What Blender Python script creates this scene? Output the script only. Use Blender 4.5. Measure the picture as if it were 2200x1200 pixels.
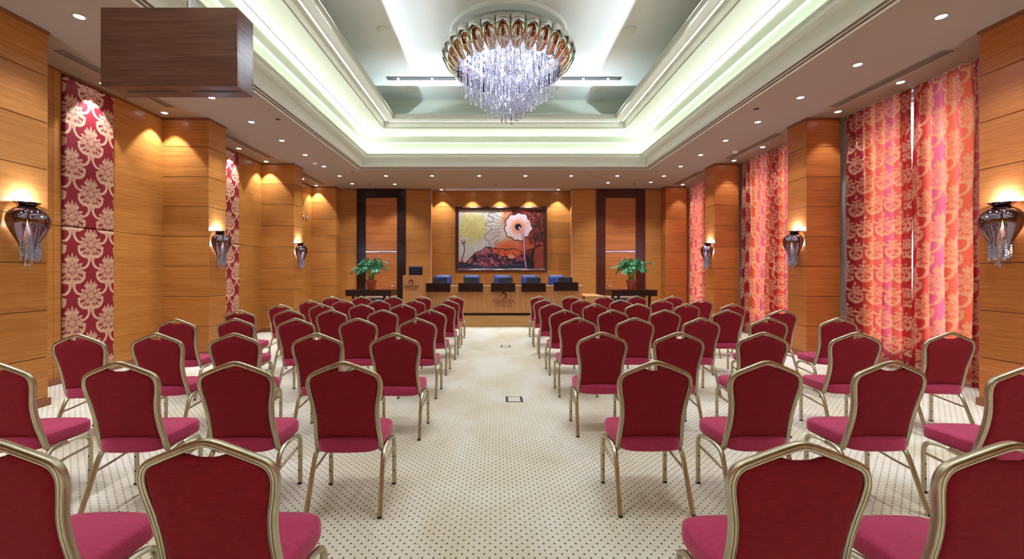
import bpy, bmesh, math, random
import numpy as np
from mathutils import Vector, Matrix
random.seed(7); RNG = np.random.RandomState(11)
for o in list(bpy.data.objects): bpy.data.objects.remove(o)
S = bpy.context.scene
C = S.collection
PI = math.pi

# ---------------------------------------------------------------- camera, exposure, world
cam_data = bpy.data.cameras.new('camera'); cam = bpy.data.objects.new('camera', cam_data); C.objects.link(cam)
cam.location = (0, 0, 1.5); cam.rotation_euler = (PI/2, 0, 0)
cam_data.sensor_width = 36.0; cam_data.lens = 36*925/2200.0
cam_data.shift_x = 33/2200.0; cam_data.shift_y = -16/2200.0
cam_data.clip_start = 0.05; cam_data.clip_end = 200
S.camera = cam
S.view_settings.view_transform = 'Standard'; S.view_settings.look = 'None'
S.view_settings.gamma = 1; S.view_settings.exposure = 0.9; S.view_settings.use_curve_mapping = False
w = bpy.data.worlds.new('daylight'); S.world = w; w.use_nodes = True
w.node_tree.nodes['Background'].inputs[0].default_value = (0.55, 0.68, 1.0, 1)
w.node_tree.nodes['Background'].inputs[1].default_value = 2.5

# light levels (watts), tuned against the photograph
L_WINDOW = 30.0        # daylight through each window
L_DOWN = 66.0           # each recessed downlight
L_WASH = 85.0           # downlights close to a wall
L_COVE = 1.3           # fluorescent strip of the lower cove, per metre
L_UPPER = 36.0          # strip of the upper cove, per metre
L_CHAND = 150.0         # chandelier lamps together
L_SCONCE = 14.0
L_SLOT = 46.0          # each spotlight of the ceiling slots
COOL = (0.86, 0.93, 1.0); GREENW = (0.95, 1.0, 0.93); WARM = (1.0, 0.84, 0.68)

def light(name, kind, loc, energy, color, rot=(0,0,0), parent=None, **kw):
    d = bpy.data.lights.new(name, kind); d.energy = energy; d.color = color
    for k, v in kw.items(): setattr(d, k, v)
    o = bpy.data.objects.new(name, d); C.objects.link(o)
    o.location = loc; o.rotation_euler = rot
    if parent: o.parent = parent
    return o

# ---------------------------------------------------------------- tagging
def tag(o, label, cat, group=None, kind=None):
    o['label'] = label
    o['category'] = cat
    if group: o['group'] = group
    if kind: o['kind'] = kind
    return o
def struct(o, label=None):
    o['kind'] = 'structure'
    if label: o['label'] = label
    return o
def thing(name, label, cat, loc=(0,0,0), rotz=0, group=None):
    o = bpy.data.objects.new(name, None); C.objects.link(o)
    o.empty_display_size = 0.1; o.location = loc; o.rotation_euler = (0,0,rotz)
    return tag(o, label, cat, group)
def copy_tree(root, loc, rotz, label, group=None):
    r = root.copy(); C.objects.link(r); r.location = loc; r.rotation_euler = (0,0,rotz); r['label'] = label
    if group: r['group'] = group
    for ch in root.children:
        c = ch.copy(); C.objects.link(c); c.parent = r
        for g in ch.children:
            d = g.copy(); C.objects.link(d); d.parent = c
    return r

# ---------------------------------------------------------------- mesh builder
class MB:
    def __init__(s): s.v = []; s.f = []; s.m = []; s.attr = None
    def add(s, vs, fs, m=0):
        b = len(s.v); s.v += [tuple(p) for p in vs]; s.f += [tuple(b+i for i in f) for f in fs]; s.m += [m]*len(fs); return s
    def box(s, x0, x1, y0, y1, z0, z1, m=0):
        x0, x1 = min(x0,x1), max(x0,x1); y0, y1 = min(y0,y1), max(y0,y1)
        return s.add([(x0,y0,z0),(x1,y0,z0),(x1,y1,z0),(x0,y1,z0),(x0,y0,z1),(x1,y0,z1),(x1,y1,z1),(x0,y1,z1)],
            [(0,3,2,1),(4,5,6,7),(0,1,5,4),(1,2,6,5),(2,3,7,6),(3,0,4,7)], m)
    def tube(s, pts, prof, up=(1,0,0), m=0, closed=False, caps=True):
        P = [Vector(p) for p in pts]; n = len(P); k = len(prof); rings = []
        nrm = None
        for i in range(n):
            if closed: t = (P[(i+1)%n]-P[i-1]).normalized()
            elif i == 0: t = (P[1]-P[0]).normalized()
            elif i == n-1: t = (P[-1]-P[-2]).normalized()
            else: t = (P[i+1]-P[i-1]).normalized()
            u = Vector(up) if nrm is None else nrm
            u = u - t*u.dot(t)
            if u.length < 1e-5: u = t.orthogonal()
            u.normalize(); nrm = u
            b = t.cross(u)
            sc = prof if not callable(prof) else prof(i/(n-1))
            rings.append([P[i]+u*a+b*c for a, c in sc])
        k = len(rings[0]); vs = [p for r in rings for p in r]; fs = []
        for i in range(n if closed else n-1):
            j = (i+1) % n
            for q in range(k): fs.append((i*k+q, i*k+(q+1)%k, j*k+(q+1)%k, j*k+q))
        if caps and not closed:
            fs.append(tuple(range(k-1,-1,-1))); fs.append(tuple((n-1)*k+q for q in range(k)))
        return s.add(vs, fs, m)
    def lathe(s, prof, n=24, c=(0,0,0), m=0, a0=0.0, a1=2*PI):
        full = abs(a1-a0-2*PI) < 1e-6; cols = n if full else n+1
        vs = []; fs = []
        for r, z in prof:
            for i in range(cols):
                a = a0+(a1-a0)*i/n; vs.append((c[0]+r*math.cos(a), c[1]+r*math.sin(a), c[2]+z))
        for j in range(len(prof)-1):
            for i in range(n):
                i2 = (i+1) % cols; fs.append((j*cols+i, j*cols+i2, (j+1)*cols+i2, (j+1)*cols+i))
        return s.add(vs, fs, m)
    def grid(s, G, m=0, flip=False):
        G = np.asarray(G); a, b = G.shape[:2]; vs = G.reshape(-1,3).tolist(); fs = []
        for i in range(a-1):
            for j in range(b-1):
                q = (i*b+j, i*b+j+1, (i+1)*b+j+1, (i+1)*b+j); fs.append(q[::-1] if flip else q)
        return s.add(vs, fs, m)
    def build(s, name, mats, parent=None, smooth=True, bevel=0, loc=None, sub=0, angle=35):
        me = bpy.data.meshes.new(name)
        vs = s.v if loc is None else [(a-loc[0], b-loc[1], c-loc[2]) for a,b,c in s.v]
        me.from_pydata(vs, [], s.f); me.update()
        if not isinstance(mats, (list,tuple)): mats = [mats]
        for m in mats: me.materials.append(m)
        if len(mats) > 1: me.polygons.foreach_set('material_index', s.m)
        if smooth:
            me.polygons.foreach_set('use_smooth', [True]*len(me.polygons))
            try: me.set_sharp_from_angle(angle=math.radians(angle))
            except Exception: pass
        o = bpy.data.objects.new(name, me); C.objects.link(o)
        if loc is not None: o.location = loc
        if parent: o.parent = parent
        if bevel:
            b = o.modifiers.new('bevel','BEVEL'); b.width = bevel; b.segments = 2; b.limit_method = 'ANGLE'; b.harden_normals = False
        if sub:
            b = o.modifiers.new('sub','SUBSURF'); b.levels = sub; b.render_levels = sub
        return o
def crm(pts, n):
    """resample control points with a Catmull-Rom spline, n steps per span"""
    P = [np.array(p, float) for p in pts]; P = [2*P[0]-P[1]]+P+[2*P[-1]-P[-2]]; out = []
    for i in range(1, len(P)-2):
        for k in range(n):
            t = k/n; a,b,c,d = P[i-1],P[i],P[i+1],P[i+2]
            out.append(0.5*((2*b)+(-a+c)*t+(2*a-5*b+4*c-d)*t*t+(-a+3*b-3*c+d)*t**3))
    out.append(P[-2]); return [tuple(p) for p in out]
def circ(r, n=8, ry=None): return [(r*math.cos(2*PI*i/n), (ry or r)*math.sin(2*PI*i/n)) for i in range(n)]
def fluted(hw, hd, g=0.0022):
    """ribbed oval tube section: hw across, hd deep"""
    out = []
    up = [(-1,0),(-.97,.5),(-.86,.82),(-.62,.95),(-.46,.97),(-.40,.74),(-.34,.74),(-.28,.99),(0,1.0),(.28,.99),(.34,.74),(.40,.74),(.46,.97),(.62,.95),(.86,.82),(.97,.5)]
    out = [(hw*a, hd*b) for a, b in up]+[(-hw*a, -hd*b) for a, b in up]
    out = out[::-1]
    return out

# ---------------------------------------------------------------- materials
def mat(name, color=(.8,.8,.8), rough=.5, metal=0, **kw):
    m = bpy.data.materials.new(name); m.use_nodes = True
    b = m.node_tree.nodes['Principled BSDF']
    b.inputs['Base Color'].default_value = (*color, 1); b.inputs['Roughness'].default_value = rough; b.inputs['Metallic'].default_value = metal
    for k, v in kw.items(): b.inputs[k].default_value = v
    return m
def nd(m, t, **kw):
    n = m.node_tree.nodes.new(t)
    for k, v in kw.items(): setattr(n, k, v)
    return n
def lk(m, a, b): m.node_tree.links.new(a, b)
def mth(m, op, a, b=None, clamp=False):
    n = nd(m, 'ShaderNodeMath', operation=op); n.use_clamp = clamp
    for i, x in enumerate((a, b)):
        if x is None: continue
        if isinstance(x, (int,float)): n.inputs[i].default_value = x
        else: lk(m, x, n.inputs[i])
    return n.outputs[0]
def ramp(m, fac, stops):
    n = nd(m, 'ShaderNodeValToRGB'); e = n.color_ramp.elements
    while len(e) < len(stops): e.new(0.5)
    for q, (p, c) in zip(e, stops): q.position = p; q.color = (*c, 1)
    lk(m, fac, n.inputs[0]); return n.outputs[0]
def mixc(m, fac, a, b, blend='MIX'):
    n = nd(m, 'ShaderNodeMix', data_type='RGBA', blend_type=blend)
    if isinstance(fac, (int,float)): n.inputs[0].default_value = fac
    else: lk(m, fac, n.inputs[0])
    for i, x in ((6,a),(7,b)):
        if isinstance(x, tuple): n.inputs[i].default_value = (*x, 1)
        else: lk(m, x, n.inputs[i])
    return n.outputs[2]
def noise(m, vec, scale, detail=4, rough=.55, dist=0):
    n = nd(m, 'ShaderNodeTexNoise'); n.inputs['Scale'].default_value = scale; n.inputs['Detail'].default_value = detail
    n.inputs['Roughness'].default_value = rough; n.inputs['Distortion'].default_value = dist; lk(m, vec, n.inputs['Vector']); return n.outputs[0]
def mapping(m, scale, loc=(0,0,0)):
    tc = nd(m, 'ShaderNodeTexCoord'); mp = nd(m, 'ShaderNodeMapping'); mp.inputs['Scale'].default_value = scale; mp.inputs['Location'].default_value = loc
    lk(m, tc.outputs['Object'], mp.inputs[0]); return mp.outputs[0]
def bump(m, h, strength, dist):
    b = nd(m, 'ShaderNodeBump'); b.inputs['Strength'].default_value = strength; b.inputs['Distance'].default_value = dist
    lk(m, h, b.inputs['Height']); lk(m, b.outputs[0], m.node_tree.nodes['Principled BSDF'].inputs['Normal'])
BSDF = lambda m: m.node_tree.nodes['Principled BSDF']

def wood(name, dark, mid, light_, vertical=False, rough=.32, tone=True):
    m = mat(name, mid, rough)
    sc = (34,34,1.1) if vertical else (1.1,1.1,34)
    n1 = noise(m, mapping(m, sc), 1.0, 6, .6, .25)
    n2 = noise(m, mapping(m, tuple(q*5 for q in sc)), 1.0, 3, .6)
    n3 = noise(m, mapping(m, (.9,.9,1.6)), 1.0, 2)
    h = mth(m, 'ADD', mth(m, 'MULTIPLY', n1, .6), mth(m, 'MULTIPLY', n2, .4))
    col = ramp(m, h, [(.30, dark), (.5, mid), (.70, light_)])
    col = mixc(m, mth(m, 'MULTIPLY', n3, .35), col, tuple(q*.55 for q in mid))
    if tone:
        a = nd(m, 'ShaderNodeAttribute', attribute_name='tone')
        br = nd(m, 'ShaderNodeHueSaturation'); lk(m, col, br.inputs['Color']); lk(m, mth(m, 'ADD', a.outputs['Fac'], 1.0), br.inputs['Value']); col = br.outputs[0]
    lk(m, col, BSDF(m).inputs['Base Color'])
    bump(m, n2, .08, .002)
    BSDF(m).inputs['Specular IOR Level'].default_value = .3
    return m
M = {}
M['wood'] = wood('warm_veneer', (.33,.115,.022), (.50,.195,.042), (.63,.29,.08))
M['wood_red'] = wood('red_veneer', (.33,.09,.018), (.50,.155,.036), (.62,.23,.065))
M['wood_v'] = wood('vertical_veneer', (.33,.14,.045), (.48,.215,.075), (.60,.31,.125), vertical=True, rough=.4, tone=False)
M['platform'] = wood('pale_veneer', (.36,.18,.06), (.50,.26,.09), (.6,.33,.13), rough=.4, tone=False)
M['base'] = mat('baseboard_wood', (.26,.085,.03), .3)
M['groove'] = mat('groove_shadow_gap', (.05,.018,.008), .7)
M['dark_wood'] = wood('dark_stained_wood', (.012,.004,.003), (.022,.008,.006), (.04,.014,.009), vertical=True, rough=.28, tone=False)
M['dark_red_wood'] = wood('dark_mahogany', (.05,.01,.006), (.075,.016,.01), (.11,.025,.014), vertical=True, rough=.3, tone=False)
M['box_wood'] = wood('box_brown_veneer', (.08,.03,.022), (.14,.058,.04), (.22,.10,.075), rough=.24, tone=False)
M['soffit'] = mat('soffit_paint', (.35,.265,.185), .75)
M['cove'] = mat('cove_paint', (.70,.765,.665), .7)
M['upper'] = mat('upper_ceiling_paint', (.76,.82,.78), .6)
M['plaster'] = mat('plain_plaster', (.75,.75,.75), .8)
M['white_metal'] = mat('white_metal', (.8,.8,.8), .35)
M['black'] = mat('black_gap', (.01,.01,.012), .5)
M['black_gloss'] = mat('black_gloss', (.008,.008,.01), .12)
M['chrome'] = mat('chrome', (.72,.70,.72), .045, 1.0)
M['smoke_chrome'] = mat('smoked_chrome', (.24,.18,.22), .05, 1.0)
M['steel'] = mat('brushed_steel', (.6,.6,.65), .25, 1.0)
M['frame'] = mat('champagne_frame', (.50,.44,.31), .36, 1.0)
n_ = noise(M['frame'], mapping(M['frame'], (60,60,3)), 1.0, 3); lk(M['frame'], ramp(M['frame'], n_, [(.3,(.45,.40,.28)),(.7,(.57,.52,.38))]), BSDF(M['frame']).inputs['Base Color'])
M['petal_chrome'] = mat('bright_petal_chrome', (.62,.64,.60), .05, 1.0)
M['insert'] = mat('brown_reflection_tint', (.16,.075,.065), .07, 1.0)  # brown of the mirrored chairs and floor put into the base colour
M['foot'] = mat('black_rubber', (.012,.012,.02), .6)

def fabric(name, c1, c2, sheen, scale):
    m = mat(name, c1, .85)
    tc = nd(m, 'ShaderNodeTexCoord'); sp = nd(m, 'ShaderNodeSeparateXYZ'); lk(m, tc.outputs['Object'], sp.inputs[0])
    k = 2*PI/.0056
    a = mth(m, 'SINE', mth(m, 'MULTIPLY', mth(m, 'ADD', sp.outputs[0], 0), k))
    zz = mth(m, 'ADD', sp.outputs[2], sp.outputs[1])
    b = mth(m, 'SINE', mth(m, 'MULTIPLY', zz, k*1.3))
    wv = mth(m, 'ADD', mth(m, 'MULTIPLY', mth(m, 'MULTIPLY', a, b), .5), .5)
    n = noise(m, mapping(m, (35,60,140)), 1.0, 3)
    f = mth(m, 'ADD', mth(m, 'MULTIPLY', wv, .6), mth(m, 'MULTIPLY', n, .4))
    lk(m, ramp(m, f, [(.25, c1), (.75, c2)]), BSDF(m).inputs['Base Color'])
    bump(m, wv, .35, .0012)
    i = BSDF(m).inputs; i['Sheen Weight'].default_value = sheen; i['Sheen Roughness'].default_value = .4; i['Sheen Tint'].default_value = (1.0,.35,.5,1)
    i['Specular IOR Level'].default_value = .2
    return m
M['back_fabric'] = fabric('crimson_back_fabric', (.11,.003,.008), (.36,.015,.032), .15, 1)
M['seat_fabric_lit'] = fabric('crimson_seat_fabric_lit', (.20,.008,.035), (.60,.06,.16), 1.0, 1)  # same cloth as the backs; pink gleam of cool light put into its colour

def emis(name, color, strength):
    m = mat(name, (0,0,0), .5); i = BSDF(m).inputs; i['Emission Color'].default_value = (*color,1); i['Emission Strength'].default_value = strength; return m
M['lens'] = emis('downlight_lens', (.88,.92,1.0), 9)
M['led'] = emis('led_strip', (.95,1.0,.95), 6)
M['bulb'] = emis('halogen_bulb', (.85,.9,1.0), 60)
m = M['crystal'] = mat('cut_crystal', (.80,.83,1.0), .05); i = BSDF(m).inputs; i['Transmission Weight'].default_value = .85; i['IOR'].default_value = 1.6; i['Specular IOR Level'].default_value = 1.0
m = M['thread'] = mat('bead_thread', (.7,.7,.85), .3)
m = M['glass'] = mat('window_glass', (1,1,1), .02)
t_ = nd(m, 'ShaderNodeBsdfTransparent'); g_ = nd(m, 'ShaderNodeBsdfGlossy'); g_.inputs[1].default_value = .02; mx = nd(m, 'ShaderNodeMixShader'); mx.inputs[0].default_value = .08
lk(m, t_.outputs[0], mx.inputs[1]); lk(m, g_.outputs[0], mx.inputs[2]); lk(m, mx.outputs[0], m.node_tree.nodes['Material Output'].inputs[0])

# carpet: staggered lattice of small brown-red dots on cream loop pile, walked-on stains
m = M['carpet'] = mat('dotted_cream_carpet', (.6,.55,.45), .95)
tc = nd(m, 'ShaderNodeTexCoord'); sp = nd(m, 'ShaderNodeSeparateXYZ'); lk(m, tc.outputs['Object'], sp.inputs[0])
def lattice(m, ox, oy, s=.0592):
    fx = mth(m, 'ABSOLUTE', mth(m, 'SUBTRACT', mth(m, 'FRACT', mth(m, 'DIVIDE', mth(m, 'SUBTRACT', sp.outputs[0], ox-50*s), s)), .5))
    fy = mth(m, 'ABSOLUTE', mth(m, 'SUBTRACT', mth(m, 'FRACT', mth(m, 'DIVIDE', mth(m, 'SUBTRACT', sp.outputs[1], oy-400*s), s)), .5))
    d = mth(m, 'ADD', mth(m, 'MULTIPLY', fx, 1.0), fy)
    return mth(m, 'LESS_THAN', d, .132)
s_ = .0592
d1 = lattice(m, .023+s_/2, 2.262+s_/2); d2 = lattice(m, .023, 2.262)
dots = mth(m, 'MAXIMUM', d1, d2)
fine = noise(m, mapping(m, (420,420,1)), 1.0, 2)
grid_ = mth(m, 'MULTIPLY', mth(m, 'SINE', mth(m, 'MULTIPLY', sp.outputs[0], 2*PI/.0074)), mth(m, 'SINE', mth(m, 'MULTIPLY', sp.outputs[1], 2*PI/.0074)))
basec = ramp(m, fine, [(.25,(.50,.45,.38)),(.5,(.68,.635,.555)),(.75,(.80,.76,.69))])
st = noise(m, mapping(m, (1.3,.8,1)), 1.0, 5, .6, .4)
st2 = noise(m, mapping(m, (5,3.4,1), (3,1,0)), 1.0, 4, .6)
basec = mixc(m, ramp(m, st, [(.36,(0,0,0)),(.70,(.75,.75,.75))]), basec, (.50,.40,.24))
basec = mixc(m, ramp(m, st2, [(.60,(0,0,0)),(.78,(.42,.42,.42))]), basec, (.40,.29,.16))
lk(m, mixc(m, dots, basec, (.115,.05,.04)), BSDF(m).inputs['Base Color'])
bump(m, mth(m, 'ADD', fine, mth(m, 'MULTIPLY', grid_, .3)), .3, .002)
BSDF(m).inputs['Specular IOR Level'].default_value = .1

def vcol_mat(name, rough=.55, trans=None, sheen=0):
    m = mat(name, (1,1,1), rough)
    a = nd(m, 'ShaderNodeAttribute', attribute_name='pattern'); lk(m, a.outputs['Color'], BSDF(m).inputs['Base Color'])
    if sheen: BSDF(m).inputs['Sheen Weight'].default_value = sheen
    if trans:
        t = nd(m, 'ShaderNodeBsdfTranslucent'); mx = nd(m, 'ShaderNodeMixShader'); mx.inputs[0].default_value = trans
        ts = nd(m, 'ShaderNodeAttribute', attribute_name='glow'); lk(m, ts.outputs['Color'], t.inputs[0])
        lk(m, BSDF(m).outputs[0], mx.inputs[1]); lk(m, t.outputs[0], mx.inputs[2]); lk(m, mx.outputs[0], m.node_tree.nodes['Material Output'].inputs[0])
    return m
M['damask'] = vcol_mat('damask_upholstery', .6, None, 0)
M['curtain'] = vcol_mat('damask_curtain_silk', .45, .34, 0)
M['canvas'] = vcol_mat('painted_canvas', .45)
M['pot'] = mat('terracotta', (.42,.075,.035), .55)
M['soil'] = mat('soil', (.03,.02,.012), .9)
m = M['leaf'] = mat('palm_leaf', (.02,.16,.06), .35)
n_ = noise(m, mapping(m, (9,9,9)), 1.0, 2); lk(m, ramp(m, n_, [(.3,(.008,.10,.035)),(.6,(.02,.23,.09)),(.8,(.08,.33,.12))]), BSDF(m).inputs['Base Color'])
M['stem'] = mat('palm_stem', (.10,.20,.03), .5)
M['blue'] = mat('blue_leather', (.03,.05,.22), .35)
M['screen'] = mat('dark_screen', (.004,.006,.02), .4)
M['monitor'] = mat('monitor_shell', (.02,.05,.15), .25)  # blue stands in for the highlight along the monitor tops
M['logo'] = mat('logo_print', (.06,.012,.016), .5)
M['box_blue'] = mat('floor_box_blue', (.015,.018,.05), .35)
M['kick'] = mat('kick_plate', (.05,.06,.12), .3, .6)

# per-panel tone attribute for veneer meshes
def tones(o, amp=.16):
    me = o.data; n = len(me.vertices); val = np.zeros(n, np.float32)
    r = np.random.RandomState(len(me.vertices)+int(abs(me.vertices[0].co.x)*100)+int(me.vertices[0].co.y*37) & 0xffff)
    for k in range(0, n, 8): val[k:k+8] = r.uniform(-amp, amp*.6)
    a = me.attributes.new('tone', 'FLOAT', 'POINT'); a.data.foreach_set('value', val)
    return o

# ================================================================= ROOM
XL, XR = -5.87, 6.25            # side walls (behind the piers)
PL, PR = -5.065, 5.446          # aisle faces of the piers
CZ = 4.21                       # underside of the soffit
YB, YR, YF = 14.05, 14.42, -4.0 # back wall, recess wall, wall behind the camera
PIERS = [(4.37,4.86), (7.57,8.06), (10.75,11.24)]
ZG = [.085,.545,1.07,1.6,2.125,2.65,3.175,3.70,4.175]

o = MB().box(-6.2,6.8,YF-.2,14.8,-.1,0).build('floor', M['carpet'], smooth=False); struct(o, 'cream carpet with small dark red dots')

def panels(mb, x0,x1,y0,y1, zs, gap=.004, inset=.008):
    x0, x1 = min(x0,x1), max(x0,x1)
    for a, b in zip(zs[:-1], zs[1:]): mb.box(x0,x1,y0,y1,a+gap,b-gap,0)
    mb.box(x0+inset,x1-inset,y0+inset,y1-inset,zs[0],zs[-1],1)
def veneer(name, build, mats, label, bevel=.0025):
    mb = MB(); build(mb); o = mb.build(name, mats, smooth=False, bevel=bevel); tones(o); return struct(o, label)

# piers with baseboard and crown strip
def pier(side, y0, y1, xin, xout, n, label):
    def b(mb):
        panels(mb, xin, xout, y0, y1, ZG)
        s = -1 if side == 'left' else 1
        mb.box(xin-s*.02, xout, y0-.02, y1+.02, 0, .085, 2)
        mb.box(xin-s*.012, xout, y0-.012, y1+.012, 4.175, CZ, 2)
    return veneer('wall_%s_pier' % side, b, [M['wood_red'] if side=='right' else M['wood'], M['groove'], M['base']], label)
ORD = ['nearest','second','third','fourth']
for i, (a, b) in enumerate(PIERS):
    pier('left', a, b, PL, XL-.02, i, 'wood panelled pier, %s on the left' % ORD[i])
    pier('right', a, b, PR, 6.045, i, 'wood panelled pier, %s on the right' % ORD[i])
pier('left', 13.65, 14.1, -5.09, XL-.02, 3, 'wood panelled pier in the back left corner')
pier('right', 13.65, 14.1, 5.36, 6.02, 3, 'wood panelled pier in the back right corner')

# left wall: tall veneer boards, one joint at 2.12 m
FAB = [(5.81,6.58),(9.01,9.78),(12.2,12.97)]
def wl(mb):
    ys = [YF, -2.0, 0.6, 3.0]
    edges = [YF,-2.4,-.8,.8,2.4,4.40]
    for a, b in zip(edges[:-1], edges[1:]):
        for z0, z1 in ((.0,2.118),(2.126,CZ)): mb.box(XL-.05, XL, a+.002, b-.002, z0, z1, 0)
    for (pa, pb), (fa, fb), nx in zip(PIERS, FAB, (7.58,10.76,13.68)):
        e = [pb-.01, fa-.012, fb+.012, nx]
        for z0, z1 in ((.0,2.118),(2.126,CZ)):
            mb.box(XL-.05, XL, e[0], e[1]-.10, z0, z1, 0)
            mb.box(XL-.05, XL, e[1]-.096, e[1], z0, z1, 0)
            mb.box(XL-.05, XL, e[1], e[2], z0, z1, 1)
            mb.box(XL-.05, XL, e[2], e[3], z0, z1, 0)
    mb.box(XL-.2, XL-.03, YF-.1, 14.8, 0, CZ+.1, 1)
veneer('wall_left', wl, [M['wood'], M['groove']], 'veneered left wall between the piers', 0)
mb = MB()
for a, b in ((YF,4.36),(4.87,7.56),(8.07,10.74),(11.25,13.64)):
    mb.box(XL-.01, XL+.02, a, b, 0, .085); mb.box(XL-.01, XL+.02, a, b, 4.175, CZ)
struct(mb.build('baseboard_left', M['base'], smooth=False, bevel=.003))

# right wall: plaster with tall windows behind the curtains
WIN = []
for k in range(3):
    dy = 3.2*k; WIN += [(5.55+dy, 7.19+dy)]
mb = MB(); ys = [YF-.1]
for a, b in WIN: ys += [a, b]
ys.append(14.8)
for i in range(0, len(ys), 2): mb.box(XR, XR+.25, ys[i], ys[i+1], 0, CZ+.1)
for a, b in WIN: mb.box(XR, XR+.25, a, b, 0, .25); mb.box(XR, XR+.25, a, b, 4.12, CZ+.1)
struct(mb.build('wall_right', M['plaster'], smooth=False), 'plain plaster wall behind the curtains')
def wr(mb):   # nearest stretch of the right wall, beside the camera
    e = [YF,-2.4,-.8,.8,2.4,4.38]
    for a, b in zip(e[:-1], e[1:]):
        for z0, z1 in ((.085,2.118),(2.126,CZ)): mb.box(6.0, 6.06, a+.002, b-.002, z0, z1, 0)
    mb.box(6.01, 6.1, YF, 4.38, 0, CZ, 1)
veneer('wall_right_panelling', wr, [M['wood'], M['groove']], 'veneer boards on the near right wall', 0)
for k, (a, b) in enumerate(WIN):
    fr = MB(); z0, z1 = .25, 4.12
    fr.box(XR+.06,XR+.12,a,a+.05,z0,z1); fr.box(XR+.06,XR+.12,b-.05,b,z0,z1); fr.box(XR+.06,XR+.12,a+.05,b-.05,z0,z0+.05); fr.box(XR+.06,XR+.12,a+.05,b-.05,z1-.05,z1); fr.box(XR+.06,XR+.12,a+.05,b-.05,2.4,2.45); fr.box(XR+.06,XR+.12,(a+b)/2-.12,(a+b)/2-.07,z0+.05,z1-.05)
    f = struct(fr.build('window_%d' % (k+1), M['white_metal'], smooth=False))
    MB().box(XR+.085,XR+.091,a+.05,b-.05,z0+.05,z1-.05).build('pane', M['glass'], f, smooth=False)
    light('daylight_area', 'AREA', (XR+.10, (a+b)/2, 2.0), L_WINDOW, (.74,.82,1.0), (0, PI/2, 0), shape='RECTANGLE', size=3.4, size_y=b-a-.1, spread=1.9)

# back wall
DOORS = [(-4.556,-2.966,-4.27,-3.24,M['dark_wood'],1), (3.254,4.836,3.54,4.54,M['dark_red_wood'],-1)]
def wb(mb):
    for a, b in ((-6.0,-4.556),(-2.966,-2.14),(2.45,3.254),(4.836,6.5)):
        for z0, z1 in ((0,2.118),(2.126,CZ)): mb.box(a, b, YB, YB+.04, z0, z1, 0)
    for a, b in ((-6.0,-2.15),(2.46,6.5)): mb.box(a, b, YB+.03, YB+.3, 0, CZ, 1)
veneer('wall_back', wb, [M['wood'], M['groove']], 'veneered back wall beside the doors', 0)
def wrec(mb):
    zs = [.305,.60,1.10,1.595,2.125,2.65,3.15,3.68,4.21]
    for i, (a, b) in enumerate(zip(zs[:-1], zs[1:])):
        xs = [-2.14,-1.38,1.68,2.45]
        if i in (0,1,7): xs = [-2.14,-.64,.92,2.45]
        for x0, x1 in zip(xs[:-1], xs[1:]): mb.box(x0+.003, x1-.003, YR, YR+.04, a+.004, b-.004, 0)
    mb.box(-2.2, 2.5, YR+.012, YR+.2, 0, CZ, 1)
    for x0, x1 in ((-2.16,-2.14),(2.45,2.47)): mb.box(x0, x1, YB, YR+.04, 0, CZ, 0)
veneer('wall_recess', wrec, [M['wood'], M['groove']], 'panelled recess wall behind the head table', 0)
mb = MB()
for x in (-2.145, 2.445): mb.box(x-.006, x+.018, YB-.012, YB+.0, .3, CZ)
struct(mb.build('trim_1', mat('pale_edge_trim', (.55,.36,.27), .4), smooth=False), 'pale edge trims of the recess')
mb = MB()
for a, b in ((-5.07,-4.556),(-2.966,-2.14),(2.45,3.254),(4.836,5.34)): mb.box(a, b, YB-.02, YB, 0, .085); mb.box(a, b, YB-.02, YB, 4.175, CZ)
struct(mb.build('baseboard_back', M['base'], smooth=False))
def wf(mb):
    for i in range(6):
        a = -6.0+i*2.1
        for z0, z1 in ((0,2.118),(2.126,CZ)): mb.box(a+.003, a+2.097, YF-.05, YF, z0, z1, 0)
    mb.box(-6.1,6.8,YF-.3,YF-.02,0,CZ+.1,1)
veneer('wall_front', wf, [M['wood'], M['groove']], 'wood wall behind the camera', 0)

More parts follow.
